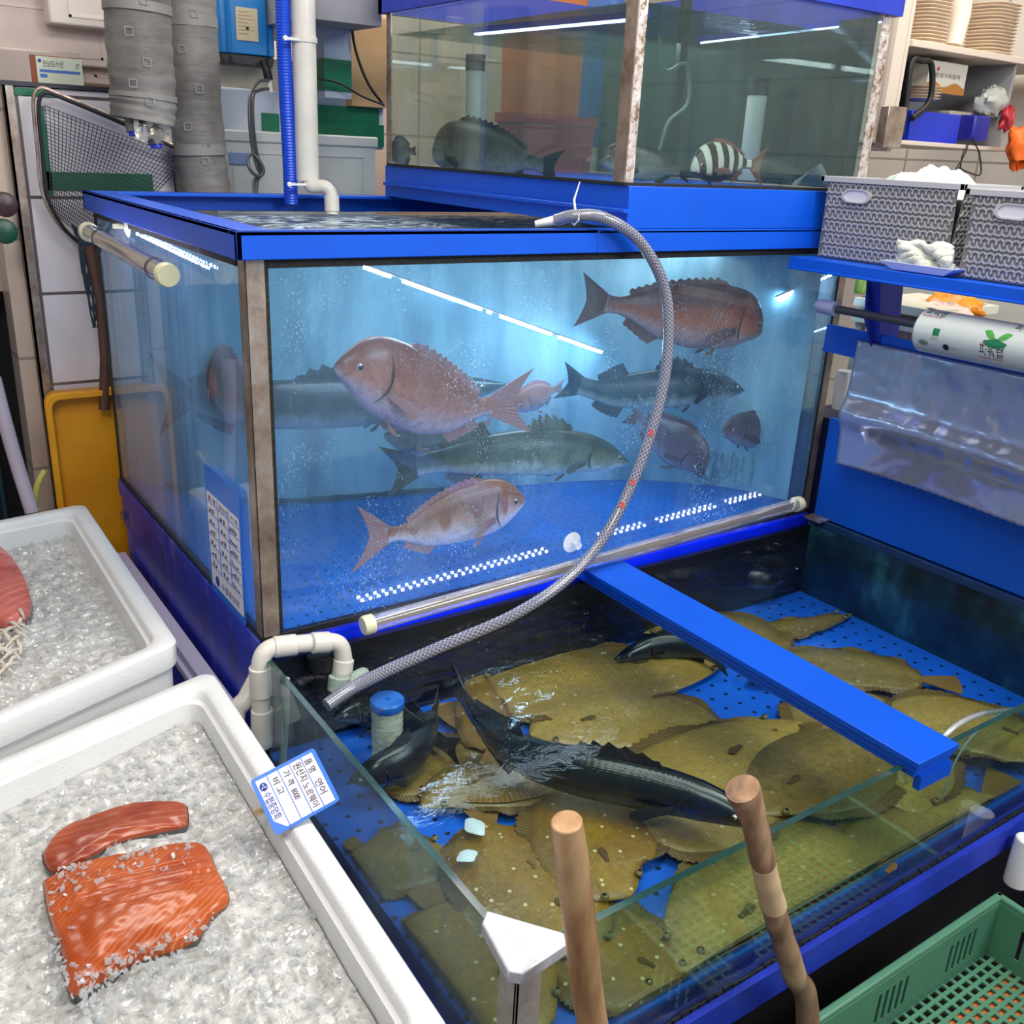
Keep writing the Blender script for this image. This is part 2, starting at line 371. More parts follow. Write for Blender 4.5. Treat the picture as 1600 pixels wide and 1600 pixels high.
# perforated floor and pale curved back liner
def perforated(name, col, sc_=26):
    t = NT(name); co = t.coord('Object', (sc_, sc_, 0)); vo = t.n('ShaderNodeTexVoronoi', Vector=co, Scale=1.0, Randomness=.0)
    f = t.ramp(vo.outputs['Distance'], [(.10, (0,)*3), (.135, (1,)*3)]); n = t.noise(t.coord(), 5, 4)
    c = t.mix(f, srgb(6, 30, 66), t.ramp(n, [(.35, tuple(x*.8 for x in srgb(*col)[:3])), (.65, srgb(*col))]))
    p = t.n('ShaderNodeBsdfPrincipled', Roughness=.5); t.set(p, 'Base Color', c); return t.surf(p)
PF = perforated('perforated_blue_floor', (0, 104, 206), 34)
PFC = perforated('perforated_bright_blue_floor', (22, 108, 240), 24)
liner = [(.009, 1.02, 0), (.09, .86, 0), (.24, .665, 0), (.7, .54, 0), (1.15, .42, 0), (1.40, .24, 0), (1.49, .06, 0)]
lp = cr(liner, 40)
m = MB(); m.add([(.009, .009, .010)]+[(p.x, p.y, .010) for p in lp]+[(1.49, .009, .010)], [tuple(reversed(range(42)))]); m.build('perforated_floor', PF, tk, smooth=False)
t = NT('mottled_pale_blue_liner'); co = t.coord('Object', (5, 5, .9)); n = t.noise(co, 1.5, 4, .6, .4); n2 = t.noise(t.coord('Object', (2, 2, 1.5)), 2.0, 3)
c1 = t.ramp(n, [(.32, srgb(44, 76, 92)), (.48, srgb(104, 150, 166)), (.68, srgb(180, 216, 226))]); c2 = t.ramp(n2, [(.35, srgb(90, 140, 156)), (.6, srgb(180, 224, 236))])
p = t.n('ShaderNodeBsdfPrincipled', Roughness=.6); t.set(p, 'Base Color', t.mix(.4, c1, c2)); t.surf(p)
m = MB(); m.rings([[(p.x, p.y, z) for p in lp] + [(p.x, p.y+.006, z) for p in reversed(lp)] for z in (.011, .66)]); m.build('back_liner', MATS['mottled_pale_blue_liner'], tk)
# dark waste slot at the foot of the liner and ribs on the right
m = MB(); lq = cr(liner, 60)
m.tube([(p.x, p.y-.006, .020) for p in lq[8:34]], [.004+.003*abs(math.sin(i*.9)) for i in range(26)], 8); m.build('algae_line', SIL, tk)
m = MB()
for i in range(6):
    q = lq[47]; q2 = lq[53]; p_ = q.lerp(q2, i/5); m.box((p_.x-.006, p_.y-.014, .03), (p_.x+.005, p_.y-.006, .11+.01*(i % 2)))
m.build('drain_grille', solid('algae_stained_white_grille', (170, 205, 196), .6, var=.6, vscale=40), tk)

# water body
def waterbox(name, lo, hi, mats, label, nx, ny, amp, sc_, parent=None, zfun=None, footprint=None):
    m = MB(); x0, y0, z0 = lo; x1, y1, z1 = hi
    def top(u, v):
        x = x0+(x1-x0)*u; y = y0+(y1-y0)*v
        e = min(1, 8*min(u, v, 1-u, 1-v))
        a = zfun(x, y) if zfun else 1
        h = noise.fractal(V((x*sc_, y*sc_, 3.1)), 1.0, 2.0, 3)*amp*a*e
        return (x, y, z1+h)
    m.grid(nx, ny, top, 0); b = len(m.v)
    idx = lambda i, j: j*nx+i
    per = [idx(i, 0) for i in range(nx)]+[idx(nx-1, j) for j in range(1, ny)]+[idx(i, ny-1) for i in range(nx-2, -1, -1)]+[idx(0, j) for j in range(ny-2, 0, -1)]
    for k in per: m.v.append(V((m.v[k].x, m.v[k].y, z0)))
    for k in range(len(per)):
        k2 = (k+1) % len(per); m.f.append((per[k2], per[k], b+k, b+k2)); m.m.append(1)
    m.f.append(tuple(b+k for k in reversed(range(len(per))))); m.m.append(1)
    return m.build(name, mats, parent, smooth=False)
wb = waterbox('tank_water', (.0085, .0085, .0105), (1.4915, 1.031, .676), [WB, WBS], '', 60, 44, .006, 9)
for p in wb.data.polygons:
    if p.material_index == 0: p.use_smooth = True
tag(wb, 'turbid blue water filling the large blue-rimmed tank', 'water', kind='stuff')

# ================================================================ UPPER TANK
XA, DA, ZA, ZT = .77, 1.0, .809, 1.1836
ut = thing('fish_tank', (XA, 0, R1), 'upper greenish glass tank stacked on the right half of the large one', 'fish tank')
m = MB(); m.box((XA, -.02, R1+.0005), (W+.02, DA+.02, ZA)); m.box((XA-.012, -.021, R1+.03), (XA, DA+.01, R1+.038)); b_ = m.build('base_frame', BLUE, ut, bevel=.0015)
m = MB(); m.box((XA-.002, -.012, ZA), (W+.01, .008, ZA+.006)); m.box((XA-.006, -.01, ZA), (XA+.008, DA, ZA+.006)); m.build('silicone_seam', SIL, ut)
m = MB(); m.box((XA+.02, -.004, ZA+.006), (W, .004, ZT)); m.build('front_glass', GLA, ut, smooth=False, origin=(0, 0, 0))
m = MB(); m.box((XA, .01, ZA+.006), (XA+.008, DA, ZT)); m.build('side_glass', GLA, ut, smooth=False, origin=(0, 0, 0))
m = MB(); m.box((W-.002, .01, ZA+.006), (W+.006, DA, ZT)); m.build('side_glass', GLA, ut, smooth=False, origin=(0, 0, 0))
m = MB(); m.box((XA, DA-.008, ZA+.006), (W, DA, ZT)); m.build('back_glass', GLA, ut, smooth=False, origin=(0, 0, 0))
m = MB(); m.box((W+.0065, .03, ZA+.004), (W+.012, DA, ZT)); m.build('dark_shade_sheet', solid('dark_green_shade', (44, 66, 62), .6, var=.4, vscale=5), ut)  # made-up sheet, stands in for the darkness beyond the right pane
for (a, b, c, d), mt in (((XA-.003, -.006, XA+.02, -.003), RUST), ((XA-.004, -.006, XA-.001, .028), STEEL), ((W-.018, -.006, W+.012, -.003), RUST), ((XA-.004, DA-.02, XA, DA+.004), STEEL)):
    m = MB(); m.box((a, b, ZA+.004), (c, d, ZT+.3)); m.build('corner_post', mt, ut)
m = MB(); Z2 = ZT+.09
m.box((XA-.02, -.02, ZT), (W+.03, -.006, Z2)); m.box((XA-.02, -.006, ZT), (XA-.005, DA+.02, Z2)); m.box((W+.008, -.006, ZT), (W+.03, DA+.02, Z2)); m.box((XA-.02, DA, ZT), (W+.03, DA+.02, Z2))
m.build('top_rim', BLUED, ut)
ZI = 1.10
wa = waterbox('tank_water', (XA+.009, .009, ZA+.007), (W-.003, DA-.009, 1.135), [WA, WAS], '', 30, 30, .004, 9)
tag(wa, 'murky green water in the upper stacked tank', 'water', kind='stuff')
# fittings seen in the upper tank
def pxtube(name, pts, r, mat, label, cat, cap=None, **k):
    """round stick through spots at known depth"""
    P = [on(u, v, **k) for u, v in pts]; P = cr(P, 2 if len(P) == 2 else 24)
    m = MB(); m.tube(P, r, 16); o = m.build(name, mat)
    return tag(o, label, cat)
def standpipe(x, y, z0, z1, r, label):
    t = thing('overflow_pipe', (x, y, z0), label, 'pipe')
    m = MB(); m.lathe((x, y, z0), (0, 0, 1), [(r, 0), (r, z1-z0-.04)], 20); m.build('pipe', PVC, t)
    m = MB(); m.lathe((x, y, z1-.04), (0, 0, 1), [(r*1.1, 0), (r*1.12, .04)], 20); m.build('black_collar', BLACK, t)
a = on(742, 130, y=.90); standpipe(a.x, .90, ZA+.01, 1.10, .024, 'white overflow pipe behind the grey bream in the upper tank')
a = on(1230, 130, y=.30); standpipe(min(a.x, 1.44), .30, ZA+.01, 1.06, .024, 'pale overflow pipe beside the striped fish in the upper tank')
a = on(1062, 150, y=.34)
m = MB(); m.box((a.x-.012, .34, ZA+.01), (a.x+.012, .355, 1.25)); tag(m.build('support_bar', solid('dark_steel_bar', (52, 56, 50), .35, metal=.5)), 'dark upright steel bar inside the upper tank', 'bar')
pxtube('air_hose', [(1030, 55), (1040, 110), (1072, 100), (1075, 160), (1045, 190), (1030, 235)], .004, solid('grey_air_hose', (120, 134, 130), .4), 'thin grey air hose looping beside the dark bar in the upper tank', 'hose', y=.30)
def ledtube(name, a, b, r, label, led_mat, n, side, gap=None, ends=True, clips=()):
    """clear tube lamp: tube, two end caps, LED dots on the side they face"""
    a, b, side = V(a), V(b), V(side).normalized(); t = thing(name, a, label, 'lamp'); d = (b-a).normalized(); L = (b-a).length
    m = MB(); m.lathe(a, d, [(r, .012), (r, L-.012)], 20, cap=False); m.build('clear_tube', CLEAR, t)
    up = d.cross(side).normalized(); m = MB()
    m.box((.02, -r*.55, -.0015), (L-.02, r*.55, .0015), 0, (d, up, side), a); m.build('light_board', solid('tan_circuit_board', (206, 190, 160), .4), t)
    m = MB()
    for i in range(n+1):
        f = (i+.5)/n
        if i == n or (gap and any(g0 < f < g1 for g0, g1 in gap)):
            if m.v: m.build('led_row', led_mat, t, smooth=False); m = MB()
            continue
        m.box((.03+(L-.06)*f-.003, -.003, .002), (.03+(L-.06)*f+.003, .003, .005), 0, (d, up, side), a)
    for e, s in ((a, -1), (b, 1)):
        m = MB(); m.lathe(e-d*s*.014, d*s, [(r*1.16, 0), (r*1.18, .016), (r*1.05, .021), (0, .021)], 20); m.build('end_cap', CREAM, t)
    return t, d
# ceiling strips of the upper tank
a, b = on(800, 52, y=.70), on(978, 28, y=.20)
def strip(name, a, b, label, wd=.02, mt=LEDD, body=BLUED):
    a, b = V(a), V(b); t = thing(name, a, label, 'lamp'); d = (b-a).normalized(); s = d.cross(V((0, 0, 1))).normalized(); L = (b-a).length; u = s.cross(d)
    m = MB(); m.box((0, -wd/2, 0), (L, wd/2, .012), 0, (d, s, u), a); m.build('housing', body, t)
    m = MB(); m.box((.01, -wd*.35, -.004), (L-.01, wd*.35, 0), 0, (d, s, u), a); m.build('led_strip', mt, t, smooth=False); return t
strip('strip_light', (XA+.03, .62, 1.118), (XA+.06, .04, 1.115), 'slim blue-white strip light along the left pane of the upper tank')
strip('strip_light', on(1090, 66, y=.25)+V((0, 0, -.0)), on(1385, 32, y=.10), 'slim blue-white strip light across the front of the upper tank')

# LED tube under the front pane and on the left pane of the large tank
ta, dr = ledtube('tube_light', on(572, 977, y=-.05), on(1248, 787, y=-.05), .0165, 'clear LED tube lying along the foot of the large tank front pane', LED, 64, (0, 1, .25), gap=[(.40, .445), (.475, .53), (.655, .68), (.86, .885)])
sp = on(905, 862, y=-.028); m = MB(); m.lathe(sp+V((0, .0275, .012)), (0, -1, 0), [(0.024, 0), (.021, .003), (.008, .008), (.006, .02), (.009, .024), (0, .024)], 24); m.build('suction_cup', solid('milky_rubber', (225, 235, 240), .3, trans=.3), ta)
tb, dl = ledtube('tube_light', on(262, 430, x=-.05), on(138, 362, x=-.05), .0185, 'clear LED tube with cream ends on the left pane of the large tank', LED, 26, (1, 0, -.15))
for f in (.12, .80):
    p = on(262, 430, x=-.05).lerp(on(138, 362, x=-.05), f); m = MB(); m.lathe(p, dl, [(.0195, 0), (.0205, .001), (.0205, .004), (.0195, .005)], 20, cap=False); m.build('clamp_ring', BLACK, tb)
p = on(138, 362, x=-.05).lerp(on(262, 430, x=-.05), .25); m = MB(); m.lathe((-.0005, p.y, p.z+.03), (-1, 0, 0), [(.024, 0), (.02, .003), (.006, .008), (.005, .03), (0, .03)], 20); m.build('suction_cup', CREAM, tb)
# made-up glowing strips for streaks of reflected tube light
def streak_strip(a, b, label, r=.004):
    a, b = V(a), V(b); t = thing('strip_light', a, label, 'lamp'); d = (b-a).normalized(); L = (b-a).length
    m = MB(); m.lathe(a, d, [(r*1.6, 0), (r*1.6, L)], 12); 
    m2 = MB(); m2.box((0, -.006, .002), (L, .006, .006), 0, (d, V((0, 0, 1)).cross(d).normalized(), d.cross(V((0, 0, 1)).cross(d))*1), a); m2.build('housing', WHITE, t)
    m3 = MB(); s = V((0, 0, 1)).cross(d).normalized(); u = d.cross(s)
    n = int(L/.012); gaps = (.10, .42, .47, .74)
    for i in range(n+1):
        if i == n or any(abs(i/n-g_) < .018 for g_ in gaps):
            if m3.v: m3.build('led_row', STREAK_GLOW, t, smooth=False); m3 = MB()
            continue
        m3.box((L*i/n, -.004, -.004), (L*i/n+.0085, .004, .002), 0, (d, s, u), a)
streak_strip(on(570, 417, y=.15), on(940, 550, y=.40), 'glowing strip added as a streak of reflected light above the large bream')
streak_strip(on(1212, 466, y=.15), on(1308, 424, y=.06), 'short glowing strip added as a reflected streak in the upper right corner of the large tank')

area('added_tank_fill', (.75, .30, .655), (.75, .32, 0), 1.2, .08, 2.5, (.86, .94, 1))  # unseen light added to brighten the water and its haze
area('upper_tank_light', (1.15, .4, 1.12), (1.15, .4, .8), .5, .1, 1.6, (.85, .95, 1))
# things standing behind the upper tank
for (u0, v0, u1, v1, yy, c_, nm, lab, cat) in ((812, -30, 940, 185, 1.34, (214, 112, 50), 'orange_bin', 'tall orange bin seen through the left pane of the upper tank', 'bin'), (806, 186, 950, 285, 1.30, (190, 60, 76), 'red_bin', 'low red tub in front of the orange bin behind the upper tank', 'tub'), (940, -30, 990, 230, 1.40, (60, 110, 200), 'blue_drum', 'blue drum beside the orange bin behind the upper tank', 'drum')):
    a, b = on(u0, v1, y=yy), on(u1, v0, y=yy); m = MB(); cx, cy, r = (a.x+b.x)/2, yy+.1, (b.x-a.x)/2
    m.rings([[(cx+r*k*math.copysign(abs(math.cos(t_))**.6, math.cos(t_)), cy+.09*k*math.copysign(abs(math.sin(t_))**.6, math.sin(t_)), z) for t_ in (2*math.pi*i/24 for i in range(24))] for k, z in ((.9, a.z), (.97, b.z-.03), (1.03, b.z-.028), (1.03, b.z), (.95, b.z), (.9, b.z-.05))]); tag(m.build(nm, solid(nm+'_plastic', c_, .45)), lab, cat)
# ================================================================ LOW TANK
XL, XR_, YF, ZB, ZC = -.02, 1.5, -.855, -.262, -.004
lt = thing('fish_tank', (XL, YF, ZB), 'low open glass tank of flounders in front of the large tank', 'fish tank')
def pane(lo, hi, mat, name):
    m = MB(); m.box(lo, hi); 
    m.m = [1 if i == 1 else 0 for i in range(6)]
    return m.build(name, [mat, EDGE], lt, smooth=False, origin=(0, 0, 0))
pane((XL, YF, ZB), (XR_, YF+.010, ZC), GLC, 'front_glass')
pane((XL, YF+.010, ZB), (XL+.010, -.06, ZC), GLCL, 'side_glass')
# stained right wall and shade-darkened back wall of the low tank
t = NT('algae_stained_tank_wall'); n = t.noise(t.coord('Object', (1, 1, .6)), 9, 5, .65); p = t.n('ShaderNodeBsdfPrincipled', Roughness=.35)
t.set(p, 'Base Color', t.ramp(n, [(.36, srgb(10, 18, 26)), (.55, srgb(24, 58, 74)), (.75, srgb(60, 120, 134))])); t.surf(p)
m = MB(); m.box((XR_-.012, YF+.01, ZB), (XR_, -.02, -.02)); m.build('right_wall', MATS['algae_stained_tank_wall'], lt)
m = MB(); m.box((XL, -.030, ZB), (XR_-.012, -.016, -.03)); m.build('back_wall', solid('shade_black_wall', (14, 18, 24), .4, var=.5, vscale=12), lt)  # near-black colour carries the shade under the large tank
m = MB(); m.box((XL+.01, YF+.01, ZB+.035), (XR_, -.03, ZB+.041)); m.build('perforated_floor', PFC, lt, smooth=False)
m = MB(); m.box((XL-.012, YF-.014, ZB-.055), (XR_, YF, ZB)); m.box((XL-.012, YF, ZB-.055), (XL, -.02, ZB)); m.box((XL, YF, ZB-.05), (XR_, -.02, ZB-.001)); m.build('base_frame', BLUED, lt)
m = MB()
for i in range(90):
    x = XL+(XR_-XL)*i/90; m.box((x, YF-.003, ZB), (x+.02, YF-.0002, ZB+.004+.006*rnd.random()))
m.build('silicone_seam', SIL, lt)
m = MB(); m.box((XL+.04, YF+.05, FLOOR_Z), (XR_, -.02, ZB-.056)); m.build('pedestal', BLACK, lt)
# steel corner post with triangular cap plate
A, B_, Cc = on(756, 1438, z=ZC+.006), on(888, 1468, z=ZC+.006), on(806, 1524, z=ZC+.006)
def tri(z): return [V((A.x+.012, A.y+.012, z)), V((A.x-.004, A.y-.002, z)), V((Cc.x-.004, Cc.y+.01, z)), V((Cc.x+.008, Cc.y-.002, z)), V((B_.x, B_.y-.004, z)), V((B_.x+.002, B_.y+.012, z))]
m = MB(); m.rings([[p+V((0, 0, 0)) for p in tri(ZC-.012)], tri(ZC+.006)]); m.build('corner_cap', solid('scuffed_galvanised_plate', (226, 224, 230), .32, metal=.3, var=.25, vscale=40), lt, bevel=.002)
m = MB(); m.box((XL-.006, YF-.006, ZB-.05), (XL+.03, YF-.001, ZC-.012)); m.box((XL-.006, YF-.006, ZB-.05), (XL-.001, YF+.03, ZC-.012)); m.build('corner_post', solid('worn_pale_metal', (214, 202, 190), .35, metal=.3, var=.3, vscale=30), lt, bevel=.001)
# blue beam of stacked boards
bm = thing('cross_beam', (.74, YF, 0), 'blue cross beam of stacked boards dividing the low tank', 'beam')
X0, X1 = .705, .812
for i in range(3):
    m = MB(); m.box((X0+.003*i, YF-.022+.004*i, .016-.011*i-.0105), (X1-.003*i, -.014, .016-.011*i)); m.build('board', BLUE, bm, bevel=.001)
m = MB(); m.box((X0+.02, YF-.02, -.042), (X1-.004, YF-.008, -.017)); m.build('end_lip', BLUE, bm)
# water in the low tank
ZW = -.055
def calm(x, y): return max(.10, min(1, 1.0+(y+.08)*2.7))
m = MB(); m.grid(230, 150, lambda u, v: (XL+.0105+(XR_-.012-XL-.011)*u, YF+.0105+(-.0305-YF-.0105)*v, ZW+noise.fractal(V((u*1.5*11, v*.85*24, .4)), 1, 2, 4)*.012*calm(0, YF+.82*v)**2.2))
wc = m.build('tank_water', WC, None, smooth=True, ang=180)
tag(wc, 'rippled clear water over the flounders in the low tank', 'water', kind='stuff')

# ================================================================ FISH
def fishmat(name, back, mid, belly, spots=None, bands=None, scales=.25, rough=.32, mottle=.3, scale_n=(60, 26), speck=None):
    """u runs snout 0 -> tail 1, v runs belly 0 -> back 1"""
    t = NT(name); uv = t.n('ShaderNodeUVMap', _uv_map='fuv').outputs[0]; sp = t.n('ShaderNodeSeparateXYZ', Vector=uv); co = t.coord()
    n = t.noise(co, 26, 4, .6); v = t.math('MULTIPLY_ADD', t.math('SUBTRACT', n, .5), .35, sp.outputs[1])
    c = t.ramp(v, [(.14, srgb(*belly)), (.42, srgb(*mid)), (.78, srgb(*back))])
    n2 = t.noise(co, 60, 4, .7)
    c = t.mix(t.ramp(n2, [(.42, (0,)*3), (.7, (mottle,)*3)]), c, srgb(*[x*.55 for x in back]))
    if bands:
        wv = t.math('SINE', t.math('MULTIPLY_ADD', t.math('SUBTRACT', t.noise(co, 9, 2), .5), 3.0, t.math('MULTIPLY', sp.outputs[0], bands[1])))
        k = t.ramp(t.math('MULTIPLY', t.math('MULTIPLY_ADD', wv, .5, .5), sp.outputs[1]), [(bands[3], (0,)*3), (bands[3]+.12, (bands[2],)*3)]); c = t.mix(k, c, srgb(*bands[0]))
    vo = t.n('ShaderNodeTexVoronoi', Vector=t.n('ShaderNodeMapping', Vector=uv, Scale=(scale_n[0], scale_n[1], 1)).outputs[0], Scale=1.0, Randomness=.25)
    body = t.ramp(sp.outputs[0], [(.24, (0,)*3), (.30, (1,)*3)])
    c = t.mix(t.math('MULTIPLY', t.ramp(vo.outputs['Distance'], [(.35, (0,)*3), (.7, (scales,)*3)]), body), c, srgb(*[x*.5 for x in mid]))
    if speck:
        v2 = t.n('ShaderNodeTexVoronoi', Vector=co, Scale=speck[1]); v3 = t.n('ShaderNodeTexVoronoi', Vector=co, Scale=speck[1]*2.3)
        k = t.math('MAXIMUM', t.ramp(v2.outputs['Distance'], [(.10, (speck[2],)*3), (.16, (0,)*3)]), t.math('MULTIPLY', t.ramp(v3.outputs['Distance'], [(.10, (1,)*3), (.17, (0,)*3)]), .35))
        c = t.mix(k, c, srgb(*speck[0]))
    p = t.n('ShaderNodeBsdfPrincipled', Roughness=rough); p.inputs['Specular IOR Level'].default_value = .6
    t.set(p, 'Base Color', c); t.set(p, 'Normal', t.bump(t.math('MULTIPLY', vo.outputs['Distance'], body), .25, .0015)); return t.surf(p)
def finmat(name, col, col2, ray_n=40, rough=.45):
    t = NT(name); uv = t.n('ShaderNodeUVMap', _uv_map='fuv').outputs[0]; sp = t.n('ShaderNodeSeparateXYZ', Vector=uv)
    s = t.math('SINE', t.math('MULTIPLY', sp.outputs[0], ray_n*6.28)); k = t.math('MULTIPLY_ADD', s, .5, .5)
    c = t.mix(t.math('MULTIPLY', k, .55), srgb(*col), srgb(*col2)); p = t.n('ShaderNodeBsdfPrincipled', Roughness=rough)
    t.set(p, 'Base Color', c); t.set(p, 'Normal', t.bump(k, .5, .001)); return t.surf(p)
BREAM = fishmat('rosy_bream_skin', (168, 88, 64), (216, 138, 120), (240, 200, 226), mottle=.45, scales=.35)
BREAMR = fishmat('brown_bream_skin', (122, 60, 38), (196, 106, 68), (216, 170, 170), mottle=.3, scales=.55)
BREAMB = fishmat('banded_bream_skin', (170, 96, 66), (236, 184, 168), (250, 222, 240), bands=((160, 88, 58), 34, .8, .34), mottle=.35, scales=.45)
BREAMD = fishmat('dusky_bream_skin', (96, 62, 58), (146, 100, 100), (186, 156, 162), mottle=.3)
BASS = fishmat('dark_bass_skin', (26, 36, 42), (52, 62, 66), (186, 200, 200), mottle=.4, scale_n=(90, 30))
BASSL = fishmat('olive_bass_skin', (66, 66, 44), (140, 142, 112), (244, 246, 236), mottle=.45, scale_n=(90, 30))
MULL = fishmat('black_mullet_skin', (12, 16, 22), (26, 32, 40), (74, 88, 94), mottle=.35, scale_n=(80, 26), rough=.25)
GREYB = fishmat('grey_bream_skin', (52, 52, 54), (124, 128, 120), (190, 190, 176), mottle=.5)
FLOU = fishmat('speckled_flounder_skin', (154, 112, 32), (170, 128, 42), (144, 106, 38), mottle=.45, scales=.5, scale_n=(70, 60), speck=((232, 214, 170), 42, .9), rough=.4)
FLOU2 = fishmat('sandy_flounder_skin', (172, 138, 62), (190, 154, 74), (160, 126, 60), mottle=.4, scales=.4, scale_n=(70, 60), speck=((226, 212, 170), 34, .45), rough=.4)
FLOU3 = fishmat('olive_flounder_skin', (142, 114, 54), (158, 128, 64), (126, 102, 50), mottle=.55, scales=.35, scale_n=(70, 60), speck=((206, 190, 150), 30, .4), rough=.4)
t = NT('barred_knifejaw_skin'); uv = t.n('ShaderNodeUVMap', _uv_map='fuv').outputs[0]; sp_ = t.n('ShaderNodeSeparateXYZ', Vector=uv)
wob = t.math('MULTIPLY_ADD', t.math('SUBTRACT', t.noise(t.coord(), 30, 3), .5), 1.4, t.math('MULTIPLY', sp_.outputs[0], 36))
k = t.ramp(t.math('MULTIPLY_ADD', t.math('SINE', wob), .5, .5), [(.46, (0,)*3), (.56, (1,)*3)]); low = t.ramp(sp_.outputs[1], [(.16, (0,)*3), (.28, (1,)*3)])
p = t.n('ShaderNodeBsdfPrincipled', Roughness=.4); t.set(p, 'Base Color', t.mix(t.math('MULTIPLY', k, low), srgb(34, 26, 26), srgb(196, 196, 190))); t.surf(p)
KNIFE = MATS['barred_knifejaw_skin']
FIN_R = finmat('rosy_fin', (190, 130, 130), (150, 96, 90), 14); FIN_B = finmat('brown_fin', (126, 74, 60), (80, 46, 40), 14); FIN_D = finmat('dark_fin', (34, 38, 44), (14, 18, 22), 16)
FIN_O = finmat('olive_fin', (100, 96, 70), (60, 60, 44), 16); FIN_F = finmat('sandy_fringe_fin', (122, 92, 40), (76, 56, 28), 60); FIN_FT = finmat('sandy_tail_fin', (150, 112, 56), (104, 74, 36), 16)
EYE_W = solid('silver_eye', (200, 186, 170), .2, metal=.4); EYE_B = solid('black_pupil', (6, 6, 10), .08, spec=.9)
MOUTH = solid('dark_mouth_line', (60, 34, 34), .5)
def inside(p):
    p.x = max(p.x, XL+.016); p.y = max(p.y, YF+.016); return p
def S(P, i):
    n = len(P)-1; return (P[min(i+1, n)]-P[max(i-1, 0)]).normalized()
BP = [(0, .02), (.015, .09), (.05, .205), (.11, .345), (.20, .465), (.33, .52), (.50, .48), (.65, .36), (.78, .21), (.88, .125), (.94, .12), (1, .13)]
BPB = [(0, .02), (.015, .08), (.07, .17), (.14, .26), (.25, .40), (.38, .46), (.52, .46), (.66, .36), (.78, .20), (.88, .125), (.94, .12), (1, .13)]
BW = [(0, .0), (.03, .07), (.10, .15), (.22, .21), (.38, .23), (.55, .19), (.72, .12), (.86, .06), (1, .035)]
SP = [(0, .0), (.02, .05), (.08, .16), (.16, .27), (.28, .38), (.42, .44), (.56, .42), (.70, .34), (.82, .24), (.92, .20), (1, .20)]
SPB = [(0, .0), (.02, .07), (.08, .17), (.16, .28), (.28, .38), (.42, .44), (.56, .42), (.70, .34), (.82, .23), (.92, .20), (1, .20)]
SW = [(0, .0), (.03, .08), (.10, .19), (.22, .28), (.38, .32), (.55, .28), (.72, .20), (.86, .11), (1, .06)]
FW_ = [(0, .02), (.02, .09), (.06, .17), (.12, .26), (.22, .37), (.35, .45), (.48, .475), (.60, .45), (.72, .37), (.82, .25), (.90, .14), (.95, .09), (1, .08)]
